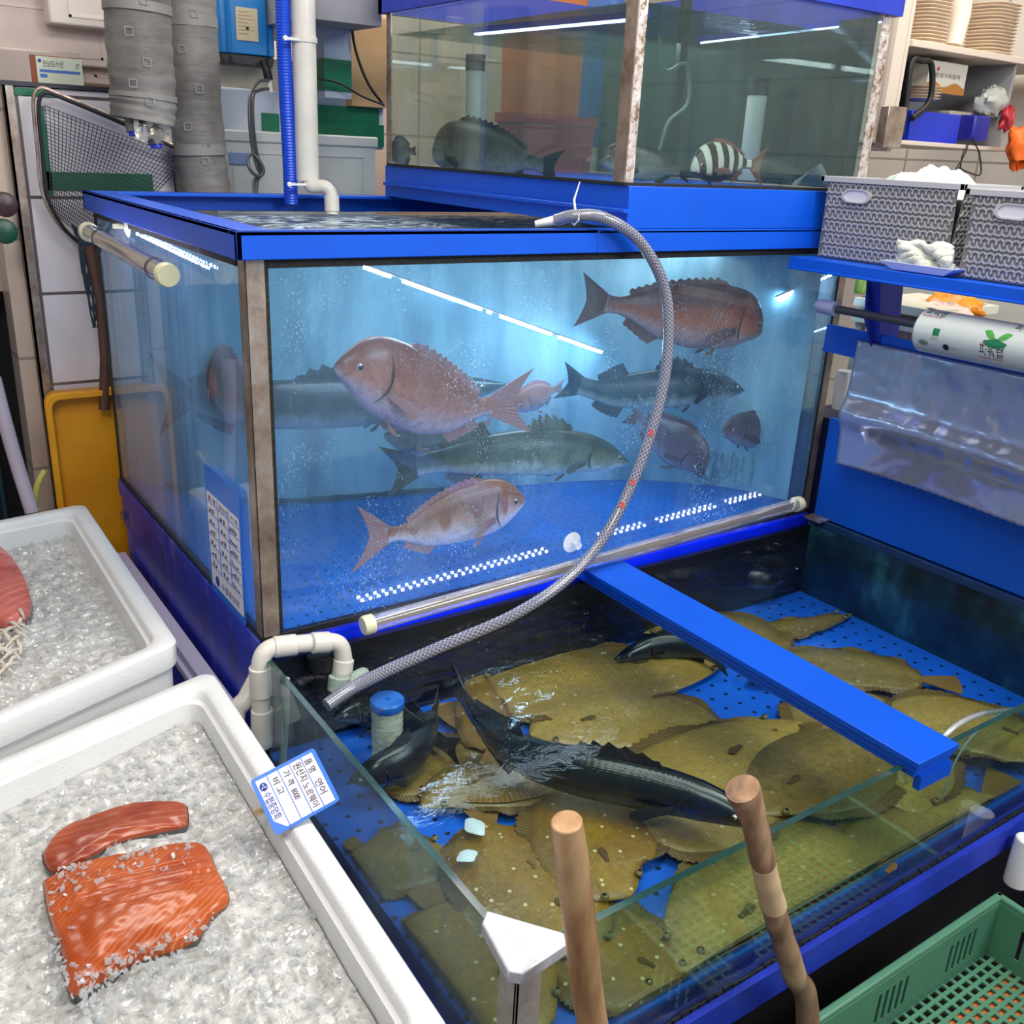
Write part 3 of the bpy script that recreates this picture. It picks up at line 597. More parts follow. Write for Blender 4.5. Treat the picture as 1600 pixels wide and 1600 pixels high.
def fish(name, spine, H, label, cat, skin, fin, kind='bream', up=(0, 0, 1), group=None, tail=.24, fork=.45, roll=0, eyes=True, tail_twist=0, tspread=.55, back_mul=1, drape=None):
    """spine = points from snout to the root of the tail fin; H = greatest body height"""
    NB = 30; NS = 22; P = cr(spine, NB) if len(spine) > 2 else [V(spine[0]).lerp(V(spine[1]), i/(NB-1)) for i in range(NB)]
    L = sum((P[i+1]-P[i]).length for i in range(NB-1)); up = V(up); flat = kind == 'flat'
    T, B, K = (BP, BPB, BW) if kind == 'bream' else (SP, SPB, SW)
    fr = []
    for i in range(NB):
        d = S(P, i); s = d.cross(up).normalized(); u = s.cross(d).normalized()
        if roll: q = Matrix.Rotation(roll, 3, d); s = q @ s; u = q @ u
        fr.append((d, s, u))
    root = thing(name, P[NB//3], label, cat, group); m = MB(); uvs = []; rs = []
    for i in range(NB):
        t_ = i/(NB-1); tt = max(t_, .006); d, s, u = fr[i]
        if flat: a = b = lerp1(FW_, tt)*H; th = lerp1([(0, .004), (.1, .016), (.4, .026), (.8, .014), (1, .006)], tt)*(H/.22)**.5; 
        else: a = lerp1(T, tt)*H*back_mul; b = lerp1(B, tt)*H; th = lerp1(K, tt)*H
        g = 1 + (.06*math.exp(-((t_-.24)/.02)**2) - .05*math.exp(-((t_-.275)/.012)**2) if not flat else 0)
        ring = []
        for j in range(NS):
            an = 2*math.pi*j/NS; cx, cz = math.cos(an), math.sin(an)
            if flat:
                w_ = abs(cx)**.9*(1 if cx > 0 else -1); p = P[i]+s*w_*a+u*(cz*th*(.5 if cz > 0 else .35))
                inside(p)
                uvs.append((t_, (w_+1)/2))
            else:
                hz = a if cz > 0 else b; pw = math.copysign(abs(cx)**.85, cx); p = P[i]+s*pw*th*g*(1-.25*max(0, cz)**2)+u*cz*hz; uvs.append((t_, (cz+1)/2))
            ring.append(p)
        rs.append(ring)
    m.rings(rs); m.build('body', skin, root, uv=uvs, ang=80)
    def at(t_): 
        x = t_*(NB-1); i = min(int(x), NB-2); k = x-i; f0, f1 = fr[i], fr[i+1]
        return P[i].lerp(P[i+1], k), f0[0].lerp(f1[0], k).normalized(), f0[1].lerp(f1[1], k).normalized(), f0[2].lerp(f1[2], k).normalized()
    def strip_fin(nm, t0, t1, hf, prof, axis, sgn, n=26, spiky=.0, sweep=.35, mat=None, inset=.88):
        m = MB(); uv = []; rings_ = []
        for i in range(n):
            f = i/(n-1); t_ = t0+(t1-t0)*f; c, d, s, u = at(t_); ax = (u, s)[axis]*sgn; nx = (s, u)[axis]
            base = lerp1(prof, t_)*H*inset*(back_mul if (axis == 0 and sgn > 0) else 1); h = hf(f)*H*(1-spiky*(i % 2)); o_ = nx*.0008
            sw = d*h*sweep; wv = nx*(.004*math.sin(f*23+sgn) if axis else 0)
            b0 = c+ax*base; tp = c+ax*(base+h)+sw+wv
            if flat: inside(b0); inside(tp)
            rings_.append([b0-o_*2, tp-o_*.6, tp+o_*.6, b0+o_*2]); uv += [(f, 0), (f, 1), (f, 1), (f, 0)]
        m.rings(rings_); m.build(nm, mat or fin, root, uv=uv, ang=80)
    if flat:
        hf = lambda f: .13*math.sin(math.pi*min(1, f*1.02)**.8)**.6 if 0 < f < 1 else .01
        strip_fin('dorsal_fin', .06, .95, hf, FW_, 1, 1, 60, .18, .25, FIN_F, .95); strip_fin('anal_fin', .22, .95, hf, FW_, 1, -1, 60, .18, .25, FIN_F, .95)
    else:
        if kind == 'bream':
            strip_fin('dorsal_fin', .30, .82, lambda f: .17*(1-f*.45)*min(1, f*8+.1), BP, 0, 1, 28, .28, .7)
            strip_fin('anal_fin', .62, .82, lambda f: .18*(1-f*.4)*min(1, f*5+.1), BPB, 0, -1, 12, .1, .6)
        else:
            strip_fin('dorsal_fin', .34, .55, lambda f: .34*math.sin(math.pi*min(.98, f+.12))**.7, SP, 0, 1, 16, .3, .6)
            strip_fin('rear_dorsal_fin', .64, .84, lambda f: .30*(1-f*.6), SP, 0, 1, 14, .05, .6)
            strip_fin('anal_fin', .66, .82, lambda f: .28*(1-f*.5), SPB, 0, -1, 12, .1, .6)
    # tail fan
    c, d, s, u = at(.995); ax = s if flat else u; nx = u if flat else s
    if tail_twist: q = Matrix.Rotation(tail_twist, 3, d); ax = q @ ax; nx = q @ nx
    m = MB(); uv = []; R_ = []; n = 17; TL = tail*L; rb = lerp1(FW_ if flat else T, 1)*H
    for i in range(n):
        f = -1+2*i/(n-1); ln = TL*(1-fork*(1-abs(f)**1.4)); spread = TL*tspread*f*1.25; o_ = nx*.0009
        b0 = c-d*.004*0+ax*rb*.9*f-d*L*.02; mid_ = c+d*ln*.5+ax*(rb*f*.6+spread*.55); tp = c+d*ln+ax*(rb*f*.3+spread)
        if flat: inside(b0); inside(mid_); inside(tp)
        R_.append([b0-o_*2, mid_-o_, tp-o_*.5, tp+o_*.5, mid_+o_, b0+o_*2]); uv += [((f+1)/2, y) for y in (0, .5, 1, 1, .5, 0)]
    m.rings(R_); m.build('tail_fin', FIN_FT if flat else fin, root, uv=uv, ang=80)
    # pectoral (both sides) and pelvic fins
    def fan(nm, org, dr_, wd_, nrm, ln, sp2, n=9, mat=None):
        m = MB(); uv = []; R_ = []; dr_ = dr_.normalized(); wd_ = wd_.normalized(); o_ = nrm.normalized()*.0009
        for i in range(n):
            f = -1+2*i/(n-1); a_ = f*sp2; v_ = dr_*math.cos(a_)+wd_*math.sin(a_); r_ = ln*(1-.25*abs(f)**2-.18*max(0, f)); b0 = org+wd_*f*ln*.10
            R_.append([b0-o_, org+v_*r_*.6-o_, org+v_*r_, org+v_*r_*.6+o_, b0+o_]); uv += [((f+1)/2, y) for y in (0, .6, 1, .6, 0)]
        m.rings(R_); m.build(nm, mat or fin, root, uv=uv, ang=80)
    if flat:
        c, d, s, u = at(.26); fan('pectoral_fin', c+u*.013*(H/.22)+s*H*.05, d+u*.06, s, u, H*.14, .35, mat=FIN_F)
        c, d, s, u = at(.07)
        for k in (-1, 1):
            q = c+s*(k*.035*H/.2)+u*.008; q.x = max(q.x, XL+.03); q.y = max(q.y, YF+.03); m = MB(); m.lathe(q, u+s*k*.3, [(.007, 0), (.0062, .003), (.004, .005), (0, .006)], 12); e = m.build('eye', FLOU3, root)
            m = MB(); m.lathe(q+(u+s*k*.3).normalized()*.005, u+s*k*.3, [(.003, 0), (.0026, .0012), (0, .0018)], 10); m.build('pupil', EYE_B, e)
        return root
    c, d, s, u = at(.30)
    for k in (-1, 1):
        w_ = lerp1(K, .30)*H; fan('pectoral_fin', c+s*k*w_*.95-u*H*.12, d*1.0-u*.22+s*k*.35, u, s*k, L*.20 if kind == 'bream' else L*.12, .30)
    c, d, s, u = at(.36)
    for k in (-1, 1): fan('pelvic_fin', c-u*lerp1(B, .36)*H*.92+s*k*.012, d*.8-u*.55+s*k*.2, d, s*k, H*.26, .35)
    te = .115 if kind == 'bream' else .10; hh = .07 if kind == 'bream' else .05
    c, d, s, u = at(te)
    er = (.056 if kind == 'bream' else .048)*H
    for k in (-1, 1):
        q = c+s*k*(lerp1(K, te)*H*.84)+u*H*hh; m = MB(); m.lathe(q, s*k, [(er, -.002), (er*.95, .002), (er*.6, .0042), (0, .005)], 16); e = m.build('eye', EYE_W, root)
        m = MB(); m.lathe(q+s*k*.0040, s*k, [(er*.6, 0), (er*.45, .0012), (0, .0018)], 14); m.build('pupil', EYE_B, e)
    for k in (-1, 1):   # edge of the gill cover
        pts = []
        for i in range(11):
            v_ = .62-1.35*i/10; tg = .275+.045*math.cos((v_+.05)*2.0)-.03; c, d, s, u = at(tg)
            hz = lerp1(T if v_ > 0 else B, tg)*H*(back_mul if v_ > 0 else 1); cx = math.sqrt(max(0, 1-v_*v_))**.85
            pts.append(c+u*v_*hz+s*k*cx*lerp1(K, tg)*H*(1-.25*max(0, v_)**2)*1.05)
        m = MB(); m.tube(cr(pts, 24), [.0004+.0013*math.sin(math.pi*i/23)*(H/.12) for i in range(24)], 6); m.build('gill_edge', MOUTH, root)
    m = MB()
    pts = [(at(.012)[0]+at(.012)[3]*(-.02*H)+at(.05)[2]*k*lerp1(K, max(.01, .06*abs(k)))*H*(1.0 if abs(k) > .3 else .9)+at(.012)[1]*abs(k)*L*.045-at(.012)[3]*abs(k)*H*.04) for k in (-.9, -.5, 0, .5, .9)]
    m.tube(cr(pts, 12), .0022, 6); m.build('mouth', MOUTH, root)
    return root
def line(pts, y=None, z=None, x=None):
    out = []
    for q in pts:
        u, v, d = q; out.append(on(u, v, y=d) if y is None and z is None else on(u, v, z=d))
    return out
Y = lambda *a: [on(u, v, y=d) for u, v, d in a]
SB, SS = 'sea bream', 'sea bass'
fish('sea_bream', Y((524, 572, .11), (585, 588, .115), (665, 622, .12), (730, 637, .12), (768, 634, .11)), .162, 'rosy sea bream swimming head up across the middle of the large tank', 'fish', BREAM, FIN_R, tail=.26, roll=.05, group=None)
fish('sea_bream', Y((820, 780, .07), (775, 792, .08), (715, 806, .085), (650, 828, .08), (606, 836, .06)), .130, 'banded pale pink sea bream low over the blue floor of the large tank', 'fish', BREAMB, FIN_R, tail=.27)
fish('sea_bream', Y((1189, 520, .07), (1150, 503, .08), (1080, 494, .09), (1000, 482, .09), (944, 474, .09)), .155, 'coppery brown sea bream behind the hose, highest fish in the large tank', 'fish', BREAMR, FIN_B, tail=.15, fork=.3)
fish('sea_bass', Y((790, 600, .36), (700, 612, .38), (560, 628, .38), (400, 632, .42))+[on(310, 622, y=.60), on(292, 620, y=.64)], .125, 'long dark sea bass passing behind the rosy bream and the steel post', 'fish', BASS, FIN_D, 'bass', tail=.16)
fish('sea_bass', Y((982, 722, .14), (920, 708, .15), (830, 706, .17), (720, 715, .20), (650, 728, .23)), .125, 'olive backed sea bass with white belly and pink lips above the blue floor', 'fish', BASSL, FIN_O, 'bass', tail=.14)
fish('sea_bass', Y((1163, 610, .13), (1110, 603, .14), (1030, 607, .17), (950, 612, .21), (905, 602, .23)), .112, 'black backed sea bass swimming under the coppery bream', 'fish', BASS, FIN_D, 'bass', tail=.12)
fish('sea_bream', Y((1096, 745, .12), (1082, 715, .16), (1050, 690, .22), (1015, 665, .29), (1000, 655, .32)), .125, 'dusky red sea bream diving nose down to the right of the hose', 'fish', BREAMD, FIN_B, tail=.22)
fish('sea_bream', Y((1128, 675, .16), (1160, 672, .17), (1195, 680, .17), (1225, 690, .16)), .095, 'small dark sea bream near the right end of the large tank', 'fish', BREAMD, FIN_B, tail=.2)
fish('sea_bream', Y((800, 640, .42), (840, 618, .42), (870, 608, .42)), .075, 'faint pale pink bream far back beyond the rosy one', 'fish', BREAM, FIN_R, tail=.2)
fish('sea_bream', Y((600, 680, .33), (650, 690, .33), (705, 688, .34), (745, 678, .34)), .085, 'pale bellied fish half hidden below the rosy bream', 'fish', GREYB, FIN_R, tail=.2)
pa = on(330, 560, x=.06); pb = on(385, 620, x=.09)
fish('sea_bream', [on(333, 565, y=.30), on(352, 592, y=.24), on(378, 626, y=.16), on(395, 650, y=.10)], .13, 'refracted image of the rosy bream built as a second fish by the corner post', 'fish', BREAM, FIN_R, tail=.1)  # extra fish stands in for the rosy bream's refracted view
# upper tank
fish('sea_bream', [on(676, 243, x=.84), on(716, 236, x=.86), on(790, 246, x=.90), on(850, 258, x=.94)], .145, 'grey sea bream resting on the bottom of the upper tank', 'fish', GREYB, FIN_D, tail=.15)
fish('sea_bream', [on(935, 250, y=.22), on(975, 252, y=.20), on(1030, 262, y=.16), on(1062, 268, y=.14)], .075, 'dark grey bream behind the rusty corner post of the upper tank', 'fish', GREYB, FIN_D, tail=.15)
fish('knifejaw', Y((1079, 266, .05), (1110, 256, .055), (1145, 254, .06), (1176, 258, .06)), .084, 'black and white striped fish in the upper tank', 'fish', KNIFE, FIN_B, tail=.22, tspread=.75)
fish('sea_bream', [on(614, 250, x=.81), on(628, 238, x=.82), on(646, 236, x=.83)], .08, 'shadowy small fish in the left corner of the upper tank', 'fish', GREYB, FIN_D, tail=.15)
m = MB(); q0 = on(1275, 262, y=.06)
m.grid(14, 9, lambda u, v: (q0.x-.055+.11*u, .06+.02*math.sin(v*3+u*5), ZA+.008+.052*math.sin(math.pi*u)**.7*v+.003*noise.noise(V((u*6, v*6, 1)))))
tag(m.build('net_bag', solid('grey_mesh_fabric', (120, 134, 134), .8, var=.3, vscale=60)), 'crumpled grey net bag at the right end of the upper tank', 'bag')

# ---- flounders and mullets of the low tank
Z = lambda *a: [on(u, v, z=d) for u, v, d in a]
def fl(pts, H, label, skin, dz=0, **k):
    P = Z(*[(u, v, ZB+.044+.008+dz) for u, v in pts]); return fish('flounder', P, H, label, 'fish', skin, FIN_F, 'flat', group='flounders on the floor of the low tank', fork=-.08, tail=k.pop('tail', .17), tspread=.42, **k)
fl([(985, 1400), (940, 1360), (925, 1300), (935, 1245), (945, 1215)], .225, 'large speckled flounder behind the straight wooden handle', FLOU, .014)
fsc = fl([(930, 1500), (880, 1440), (820, 1380), (770, 1310), (760, 1285)], .215, 'speckled flounder with a white patch beside the left front corner post', FLOU, .006, tail=.24)
fl([(575, 1215), (630, 1210), (700, 1190), (755, 1180), (775, 1178)], .17, 'olive flounder below the dark fish at the left pane', FLOU3, .002)
fl([(1130, 1030), (1020, 1045), (890, 1060), (790, 1090), (760, 1100)], .25, 'sandy flounder under the ripples in the middle of the low tank', FLOU2, .008)
fl([(1250, 1130), (1170, 1180), (1080, 1240), (1000, 1280), (980, 1290)], .30, 'broad tan flounder lying under the big black mullet', FLOU2, .012)
fl([(990, 985), (1060, 975), (1150, 985), (1210, 1010), (1230, 1020)], .18, 'dim brown flounder beside the cross beam near the large tank', FLOU3, .005)
fl([(1170, 1060), (1250, 1040), (1340, 1045), (1420, 1058), (1445, 1062)], .17, 'brown flounder with dark fringe right of the cross beam, tail on blue floor', FLOU3, .02)
fl([(1420, 1270), (1400, 1200), (1350, 1140), (1290, 1090), (1270, 1075)], .28, 'wide flounder under the front end of the cross beam', FLOU2, .010)
fl([(1660, 1190), (1590, 1160), (1500, 1130), (1420, 1130), (1400, 1130)], .22, 'flounder against the front pane at the right', FLOU2, .026)
fl([(1060, 1520), (1140, 1440), (1230, 1380), (1320, 1330), (1345, 1315)], .26, 'tawny flounder pressed against the front pane by the wooden handles', FLOU2, .004)
fl([(1290, 1440), (1370, 1370), (1450, 1310), (1530, 1260), (1550, 1245)], .22, 'pale tan flounder low behind the front pane beneath the air stone', FLOU2, .000)
fl([(830, 1150), (900, 1130), (990, 1120), (1090, 1140), (1120, 1150)], .24, 'golden flounder below the dark mullet back', FLOU2, .002)
fl([(660, 1260), (720, 1230), (800, 1220), (870, 1230), (890, 1235)], .16, 'tan flounder whose broad tail fans out over the speckled one', FLOU3, .010)
fl([(1180, 1270), (1220, 1230), (1290, 1200), (1350, 1170), (1370, 1160)], .24, 'olive brown flounder with a dark gill slit in the middle of the heap', FLOU3, .018)
fl([(748, 1050), (752, 1090), (760, 1140), (766, 1165), (768, 1172)], .10, 'rusty flounder tail lying crosswise beside the mullet', FLOU, .018, tail=.5)
fl([(1330, 960), (1270, 975), (1215, 985), (1180, 992), (1170, 996)], .09, 'small flounder in the shade of the large tank', FLOU3, .0)
fl([(700, 1330), (660, 1340), (610, 1340), (570, 1330), (560, 1325)], .16, 'mustard flounder glimpsed through the left pane', FLOU3, -.004)
fl([(860, 1600), (800, 1560), (740, 1500), (690, 1430), (680, 1415)], .24, 'dark gold flounder low behind the left pane', FLOU, .0)
fl([(1080, 1560), (1020, 1530), (950, 1490), (900, 1460), (885, 1450)], .20, 'golden speckled flounder low behind the front pane by the corner post', FLOU, -.002)
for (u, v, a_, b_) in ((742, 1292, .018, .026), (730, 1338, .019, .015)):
    c = on(u, v, z=ZB+.082); m = MB(); m.grid(16, 16, lambda p, q: c+V(((p-.5)*2*a_*math.sqrt(max(0, 1-(2*q-1)**2*.75)), (q-.5)*2*b_*math.sqrt(max(0, 1-(2*p-1)**2*.75)), .006*(1-(2*p-1)**2)*(1-(2*q-1)**2)+.0012*math.sin(q*34+p*5)))); m.build('pale_patch', solid('white_raised_patch', (226, 236, 244), .35), fsc, ang=180)  # small raised white patches on the flounder
def mul(P, H, label, **k): return fish('grey_mullet', P, H, label, 'fish', MULL, FIN_D, 'bass', **k)
zM = -.135
mul(Z((1188, 1292, -.115), (1130, 1262, -.115), (1040, 1235, -.118), (900, 1205, -.118), (805, 1172, -.118), (745, 1118, -.115), (722, 1085, -.105)), .098, 'biggest black mullet curving across the low tank, tail near the surface', tail=.10, fork=.2, tspread=.4)
mul(Z((545, 1220, -.16), (590, 1205, -.15), (640, 1180, -.145), (672, 1140, -.135), (680, 1110, -.12)), .085, 'dark fish curled beside the blue topped filter', tail=.18, tspread=.3)
mul(Z((520, 1120, -.17), (570, 1108, -.17), (640, 1130, -.17), (700, 1165, -.165)), .085, 'black fish lying behind the blue topped filter', tail=.14)
mul(Z((960, 1030, -.17), (1020, 1010, -.165), (1080, 1012, -.165), (1120, 1030, -.165)), .07, 'shadowy fish in the dark water beneath the hose', tail=.14)
mul(Z((1255, 880, -.14), (1200, 905, -.14), (1150, 900, -.14), (1110, 910, -.14)), .06, 'dark fish in the ripples to the right of the cross beam', tail=.14)
# filter sponge
q = on(605, 1100, z=-.075); f_ = thing('sponge_filter', (q.x, q.y, ZB+.045), 'white ribbed filter cartridge with a flat blue top in the low tank', 'filter')
m = MB(); pr = []
for i in range(24): zz = ZB+.045+(q.z-.006-ZB-.045)*i/23; pr.append((.0275+(.0012 if i % 2 else 0), zz-(ZB+.045)))
m.lathe((q.x, q.y, ZB+.045), (0, 0, 1), pr, 24); m.build('cartridge', solid('ribbed_white_cartridge', (226, 220, 200), .6, var=.45, vscale=70, stretch=(1, 1, 3)), f_)
m = MB(); m.lathe((q.x, q.y, q.z-.006), (0, 0, 1), [(.030, 0), (.031, .002), (.031, .014), (.029, .0165), (.006, .0165), (.005, .012), (0, .012)], 28); m.build('blue_cap', solid('blue_plastic_cap', (40, 120, 226), .35), f_)
# white patch on the speckled flounder

# ================================================================ FOAM BOXES, ICE, SALMON
def bil(Q, u, v): return Q[0]*(1-u)*(1-v)+Q[1]*u*(1-v)+Q[2]*u*v+Q[3]*(1-u)*v
def rquad(Q, inset, r, z, n=6):
    """rounded outline inside quad Q (corners ccw seen from above), inset in metres"""
    Lx = ((Q[1]-Q[0]).length+(Q[2]-Q[3]).length)/2; Ly = ((Q[3]-Q[0]).length+(Q[2]-Q[1]).length)/2; out = []
    for (cx, cy, a0) in ((inset+r, inset+r, 180), (Lx-inset-r, inset+r, 270), (Lx-inset-r, Ly-inset-r, 0), (inset+r, Ly-inset-r, 90)):
        for i in range(n+1):
            a = math.radians(a0+90*i/n); p = bil(Q, (cx+r*math.cos(a))/Lx, (cy+r*math.sin(a))/Ly); out.append(V((p.x, p.y, p.z+z)))
    return out
def foambox(Q, h, label, rim=.032, depth=.14):
    t = thing('foam_box', (Q[0]+Q[1]+Q[2]+Q[3])/4+V((0, 0, -h)), label, 'box')
    m = MB(); m.rings([rquad(Q, .014, .022, -h), rquad(Q, .010, .024, -.05), rquad(Q, .002, .026, -.045), rquad(Q, .0, .026, -.004), rquad(Q, .004, .026, 0), rquad(Q, rim-.004, .036, 0), rquad(Q, rim, .038, -.004), rquad(Q, rim+.003, .036, -.016), rquad(Q, rim+.010, .036, -.018), rquad(Q, rim+.026, .034, -depth)], True, True)
    m.build('box_shell', FOAM, t, ang=50); return t
ICE = NT('crushed_ice'); co = ICE.coord()
n = ICE.noise(co, 45, 5, .65); n2 = ICE.noise(co, 9, 3)
p = ICE.n('ShaderNodeBsdfPrincipled', Roughness=.16, IOR=1.31); p.inputs['Specular IOR Level'].default_value = .7; p.inputs['Coat Weight'].default_value = .6; p.inputs['Coat Roughness'].default_value = .05
ICE.set(p, 'Base Color', ICE.ramp(n, [(.3, srgb(164, 162, 158)), (.5, srgb(190, 188, 183)), (.7, srgb(216, 215, 211))]))
ICE.set(p, 'Normal', ICE.bump(ICE.noise(co, 60, 3, .5, 1.5), .4, .006)); ICE.surf(p); ICE = MATS['crushed_ice']
t = NT('clear_ice_chip'); tr = t.n('ShaderNodeBsdfTransparent', Color=srgb(250, 252, 253)); gl = t.n('ShaderNodeBsdfGlossy', Roughness=.08); df = t.n('ShaderNodeBsdfDiffuse', Color=srgb(240, 242, 242))
f = t.fres(.05); tl = t.n('ShaderNodeBsdfTranslucent', Color=srgb(240, 242, 242)); dt = t.n('ShaderNodeMixShader', i0=.5, i1=df, i2=tl)
a = t.n('ShaderNodeMixShader', i0=.42, i1=tr, i2=dt); t.surf(t.n('ShaderNodeMixShader', i0=f, i1=a, i2=gl)); CHIP = MATS['clear_ice_chip']
def ico_chip(m, c, r, mi):
    e = [V((rnd.uniform(-1, 1), rnd.uniform(-1, 1), rnd.uniform(-1, 1))).normalized()*r*rnd.uniform(.6, 1.1) for _ in range(3)]
    a, b = e[0], e[1]; cc = a.cross(b).normalized()*r*.55
    vs = [c+a, c+b, c-a*rnd.uniform(.6, 1), c-b*rnd.uniform(.6, 1), c+cc+a*.2, c-cc]
    m.add(vs, [(0, 1, 4), (1, 2, 4), (2, 3, 4), (3, 0, 4), (1, 0, 5), (2, 1, 5), (3, 2, 5), (0, 3, 5)], mi)
def icebed(Q, z, inset, n, label, amp=.010, tilt=lambda x, y: 0, nchip=1500, rmax=.007):
    m = MB(); Lx = (Q[1]-Q[0]).length; Ly = (Q[3]-Q[0]).length
    def fn(u, v):
        u2 = (inset+(Lx-2*inset)*u)/Lx; v2 = (inset+(Ly-2*inset)*v)/Ly; p = bil(Q, u2, v2); e = min(1, 14*min(u, v, 1-u, 1-v))
        h = amp*noise.fractal(V((p.x*13, p.y*13, 1.7)), 1, 2, 4) + .0015*noise.cell(V((p.x*70, p.y*70, 0)))+.004*noise.noise(V((p.x*55, p.y*55, 5)))
        return V((p.x, p.y, p.z+z+tilt(p.x, p.y)+h*(.3+.7*e)))
    m.grid(n, int(n*Ly/Lx), fn, 0)
    for _ in range(nchip):
        p = fn(rnd.random(), rnd.random()); r = rnd.uniform(.0025, rmax*1.5)*(.6 if rnd.random() < .6 else 1); ico_chip(m, p+V((0, 0, r*.25)), r, 1)
    o = m.build('crushed_ice', [ICE, CHIP], smooth=False); 
    for q in o.data.polygons:
        if q.material_index == 0: q.use_smooth = True
    return tag(o, label, 'ice', kind='stuff'), fn
# near box
BR = on(330, 1045, z=0); RD = on(700, 1600, z=0)-BR; FR = BR+RD.normalized()*.86
LD = (on(0, 1185, z=0)-BR).normalized(); BL = BR+LD*.475; FL = FR+V((-.455, -.12, 0)); FL.z = 0
Qn = [FL, FR, BR, BL]
foambox(Qn, .19, 'near white foam box of ice holding the orange salmon fillets')
ZI_ = -.062
_, fn_near = icebed(Qn, ZI_, .048, 190, 'crushed ice around the salmon fillets in the near foam box', tilt=lambda x, y: .012*math.sin((x+.5)*5), nchip=2600)
# far box
BR2 = on(132, 786, z=0); FR2 = on(280, 1004, z=0); BL2 = on(0, 812, z=0); FL2 = on(0, 1128, z=0)
BL2 = BR2+(BL2-BR2).normalized()*.46; FL2 = FR2+(FL2-FR2).normalized()*.50
Qf = [FL2, FR2, BR2, BL2]
foambox(Qf, .19, 'far white foam box of ice with pink meat at its left side', rim=.036)
icebed(Qf, -.058, .052, 150, 'crushed ice in the far foam box', nchip=1700)
m = MB()   # recessed end panel line of the far box front is a groove in the foam: shallow raised frame
# salmon fillets
def fmat(name, base, dark, linec, dirv, sc_):
    t = NT(name); co = t.coord('Object'); mp = t.n('ShaderNodeMapping', Vector=co); mp.inputs['Rotation'].default_value = (0, 0, dirv)
    wv = t.n('ShaderNodeTexWave', Vector=mp.outputs[0], Scale=sc_, Distortion=3.2, Detail=2); wv.inputs['Detail Scale'].default_value = 1.2
    k = t.ramp(wv.outputs[0], [(.80, (0,)*3), (.97, (.6,)*3)]); n = t.noise(co, 14, 4)
    k2 = t.math('MULTIPLY', k, t.ramp(t.noise(co, 7, 2), [(.42, (.15,)*3), (.62, (1,)*3)]))
    c = t.mix(k2, t.ramp(n, [(.3, srgb(*dark)), (.65, srgb(*base))]), srgb(*linec)); p = t.n('ShaderNodeBsdfPrincipled', Roughness=.22)
    p.inputs['Subsurface Weight'].default_value = .03; p.inputs['Subsurface Radius'].default_value = (.01, .004, .002); t.set(p, 'Base Color', c); t.set(p, 'Normal', t.bump(n, .3, .004)); return t.surf(p)
SALM = fmat('raw_salmon_flesh', (180, 84, 36), (146, 58, 22), (214, 136, 84), .95, 45)
SALM2 = fmat('raw_salmon_flesh_edge', (166, 78, 48), (128, 50, 34), (196, 134, 108), 1.75, 22)
SKIN = solid('silver_fish_skin', (90, 90, 92), .3, metal=.3)
PINKM = fmat('pink_fish_flesh', (196, 104, 94), (160, 74, 68), (214, 140, 130), .9, 14)
def slab(outline, z, th, dome, mat, label, name='salmon_fillet', cat='salmon', groove=None, edge=None, n=5):
    P = [on(u, v, z=z) for u, v in outline]; P = cr(P+[P[0]], 181)[:-1]; c = sum(P, V())/len(P); m = MB(); rs = []
    for f, h in [(1.0, -.004), (1.02, th*.3), (1.0, th*.75), (.97, th*.97)]+[(.95*(1-k/44)+.001, th+dome*(1-(.95*(1-k/44))**2)) for k in range(45)]:
        ring = []
        for p in P:
            q = c+(p-c)*f; g = groove(q) if groove and f < .96 else 0; ring.append(V((q.x, q.y, z+h+g+.0012*noise.noise(V((q.x*60, q.y*60, 2))))))
        rs.append(ring)
    root = thing(name, c, label, cat); m.rings(rs, False, True); m.build('flesh', mat, root, ang=70)
    m = MB(); m.rings([[c+(p-c)*1.012+V((0, 0, -.006)) for p in P], [c+(p-c)*1.022+V((0, 0, .004+th*.1)) for p in P]], True, False); m.build('skin', edge or SKIN, root); return root
cA = on(70, 1400, z=-.045); cB = on(330, 1340, z=-.045); gd = (cB-cA).normalized(); gn = V((-gd.y, gd.x, 0))
def gro(q):
    d = (q-cA).dot(gn); return -.004*math.exp(-((d+.038)/.0030)**2)-.0022*math.exp(-((d+.062)/.0025)**2)-.002*math.exp(-((d+.015)/.0022)**2)
slab([(70, 1388), (120, 1362), (200, 1345), (308, 1328), (338, 1368), (356, 1412), (330, 1440), (296, 1480), (200, 1515), (118, 1560), (100, 1500), (80, 1440)], -.050, .016, .007, SALM, 'larger thick orange salmon fillet with pale fat lines, lying nearer on the ice', groove=gro)
slab([(68, 1340), (95, 1304), (150, 1280), (210, 1262), (280, 1260), (292, 1274), (288, 1296), (250, 1306), (190, 1320), (140, 1345), (90, 1367), (74, 1358)], -.050, .010, .006, SALM2, 'smaller narrow salmon strip behind the larger fillet on the ice')
slab([(-60, 880), (-10, 862), (18, 880), (40, 915), (50, 950), (38, 975), (10, 985), (-60, 960)], -.052, .022, .012, PINKM, 'glossy pink piece of fish meat in the far ice box', 'fish_meat', 'fish')
m = MB()
for i in range(46):
    u = rnd.uniform(-30, 34); v = rnd.uniform(965, 1060)-(.3*u); p = on(u, v, z=-.045+rnd.uniform(0, .018)); a = rnd.uniform(-.6, .9)+1.2; d = V((math.cos(a), math.sin(a), 0))*rnd.uniform(.02, .04)
    m.tube(cr([p-d, p+V((0, 0, .006)), p+d*.9+V((.004, 0, -.004))], 7), [.001, .0025, .0035, .0038, .0032, .002, .0008], 6)
tag(m.build('shrimp_heap', solid('pale_shrimp', (214, 204, 190), .3, var=.3, vscale=70)), 'heap of pale whitish shrimp at the left end of the far ice box', 'shrimp', kind='stuff')
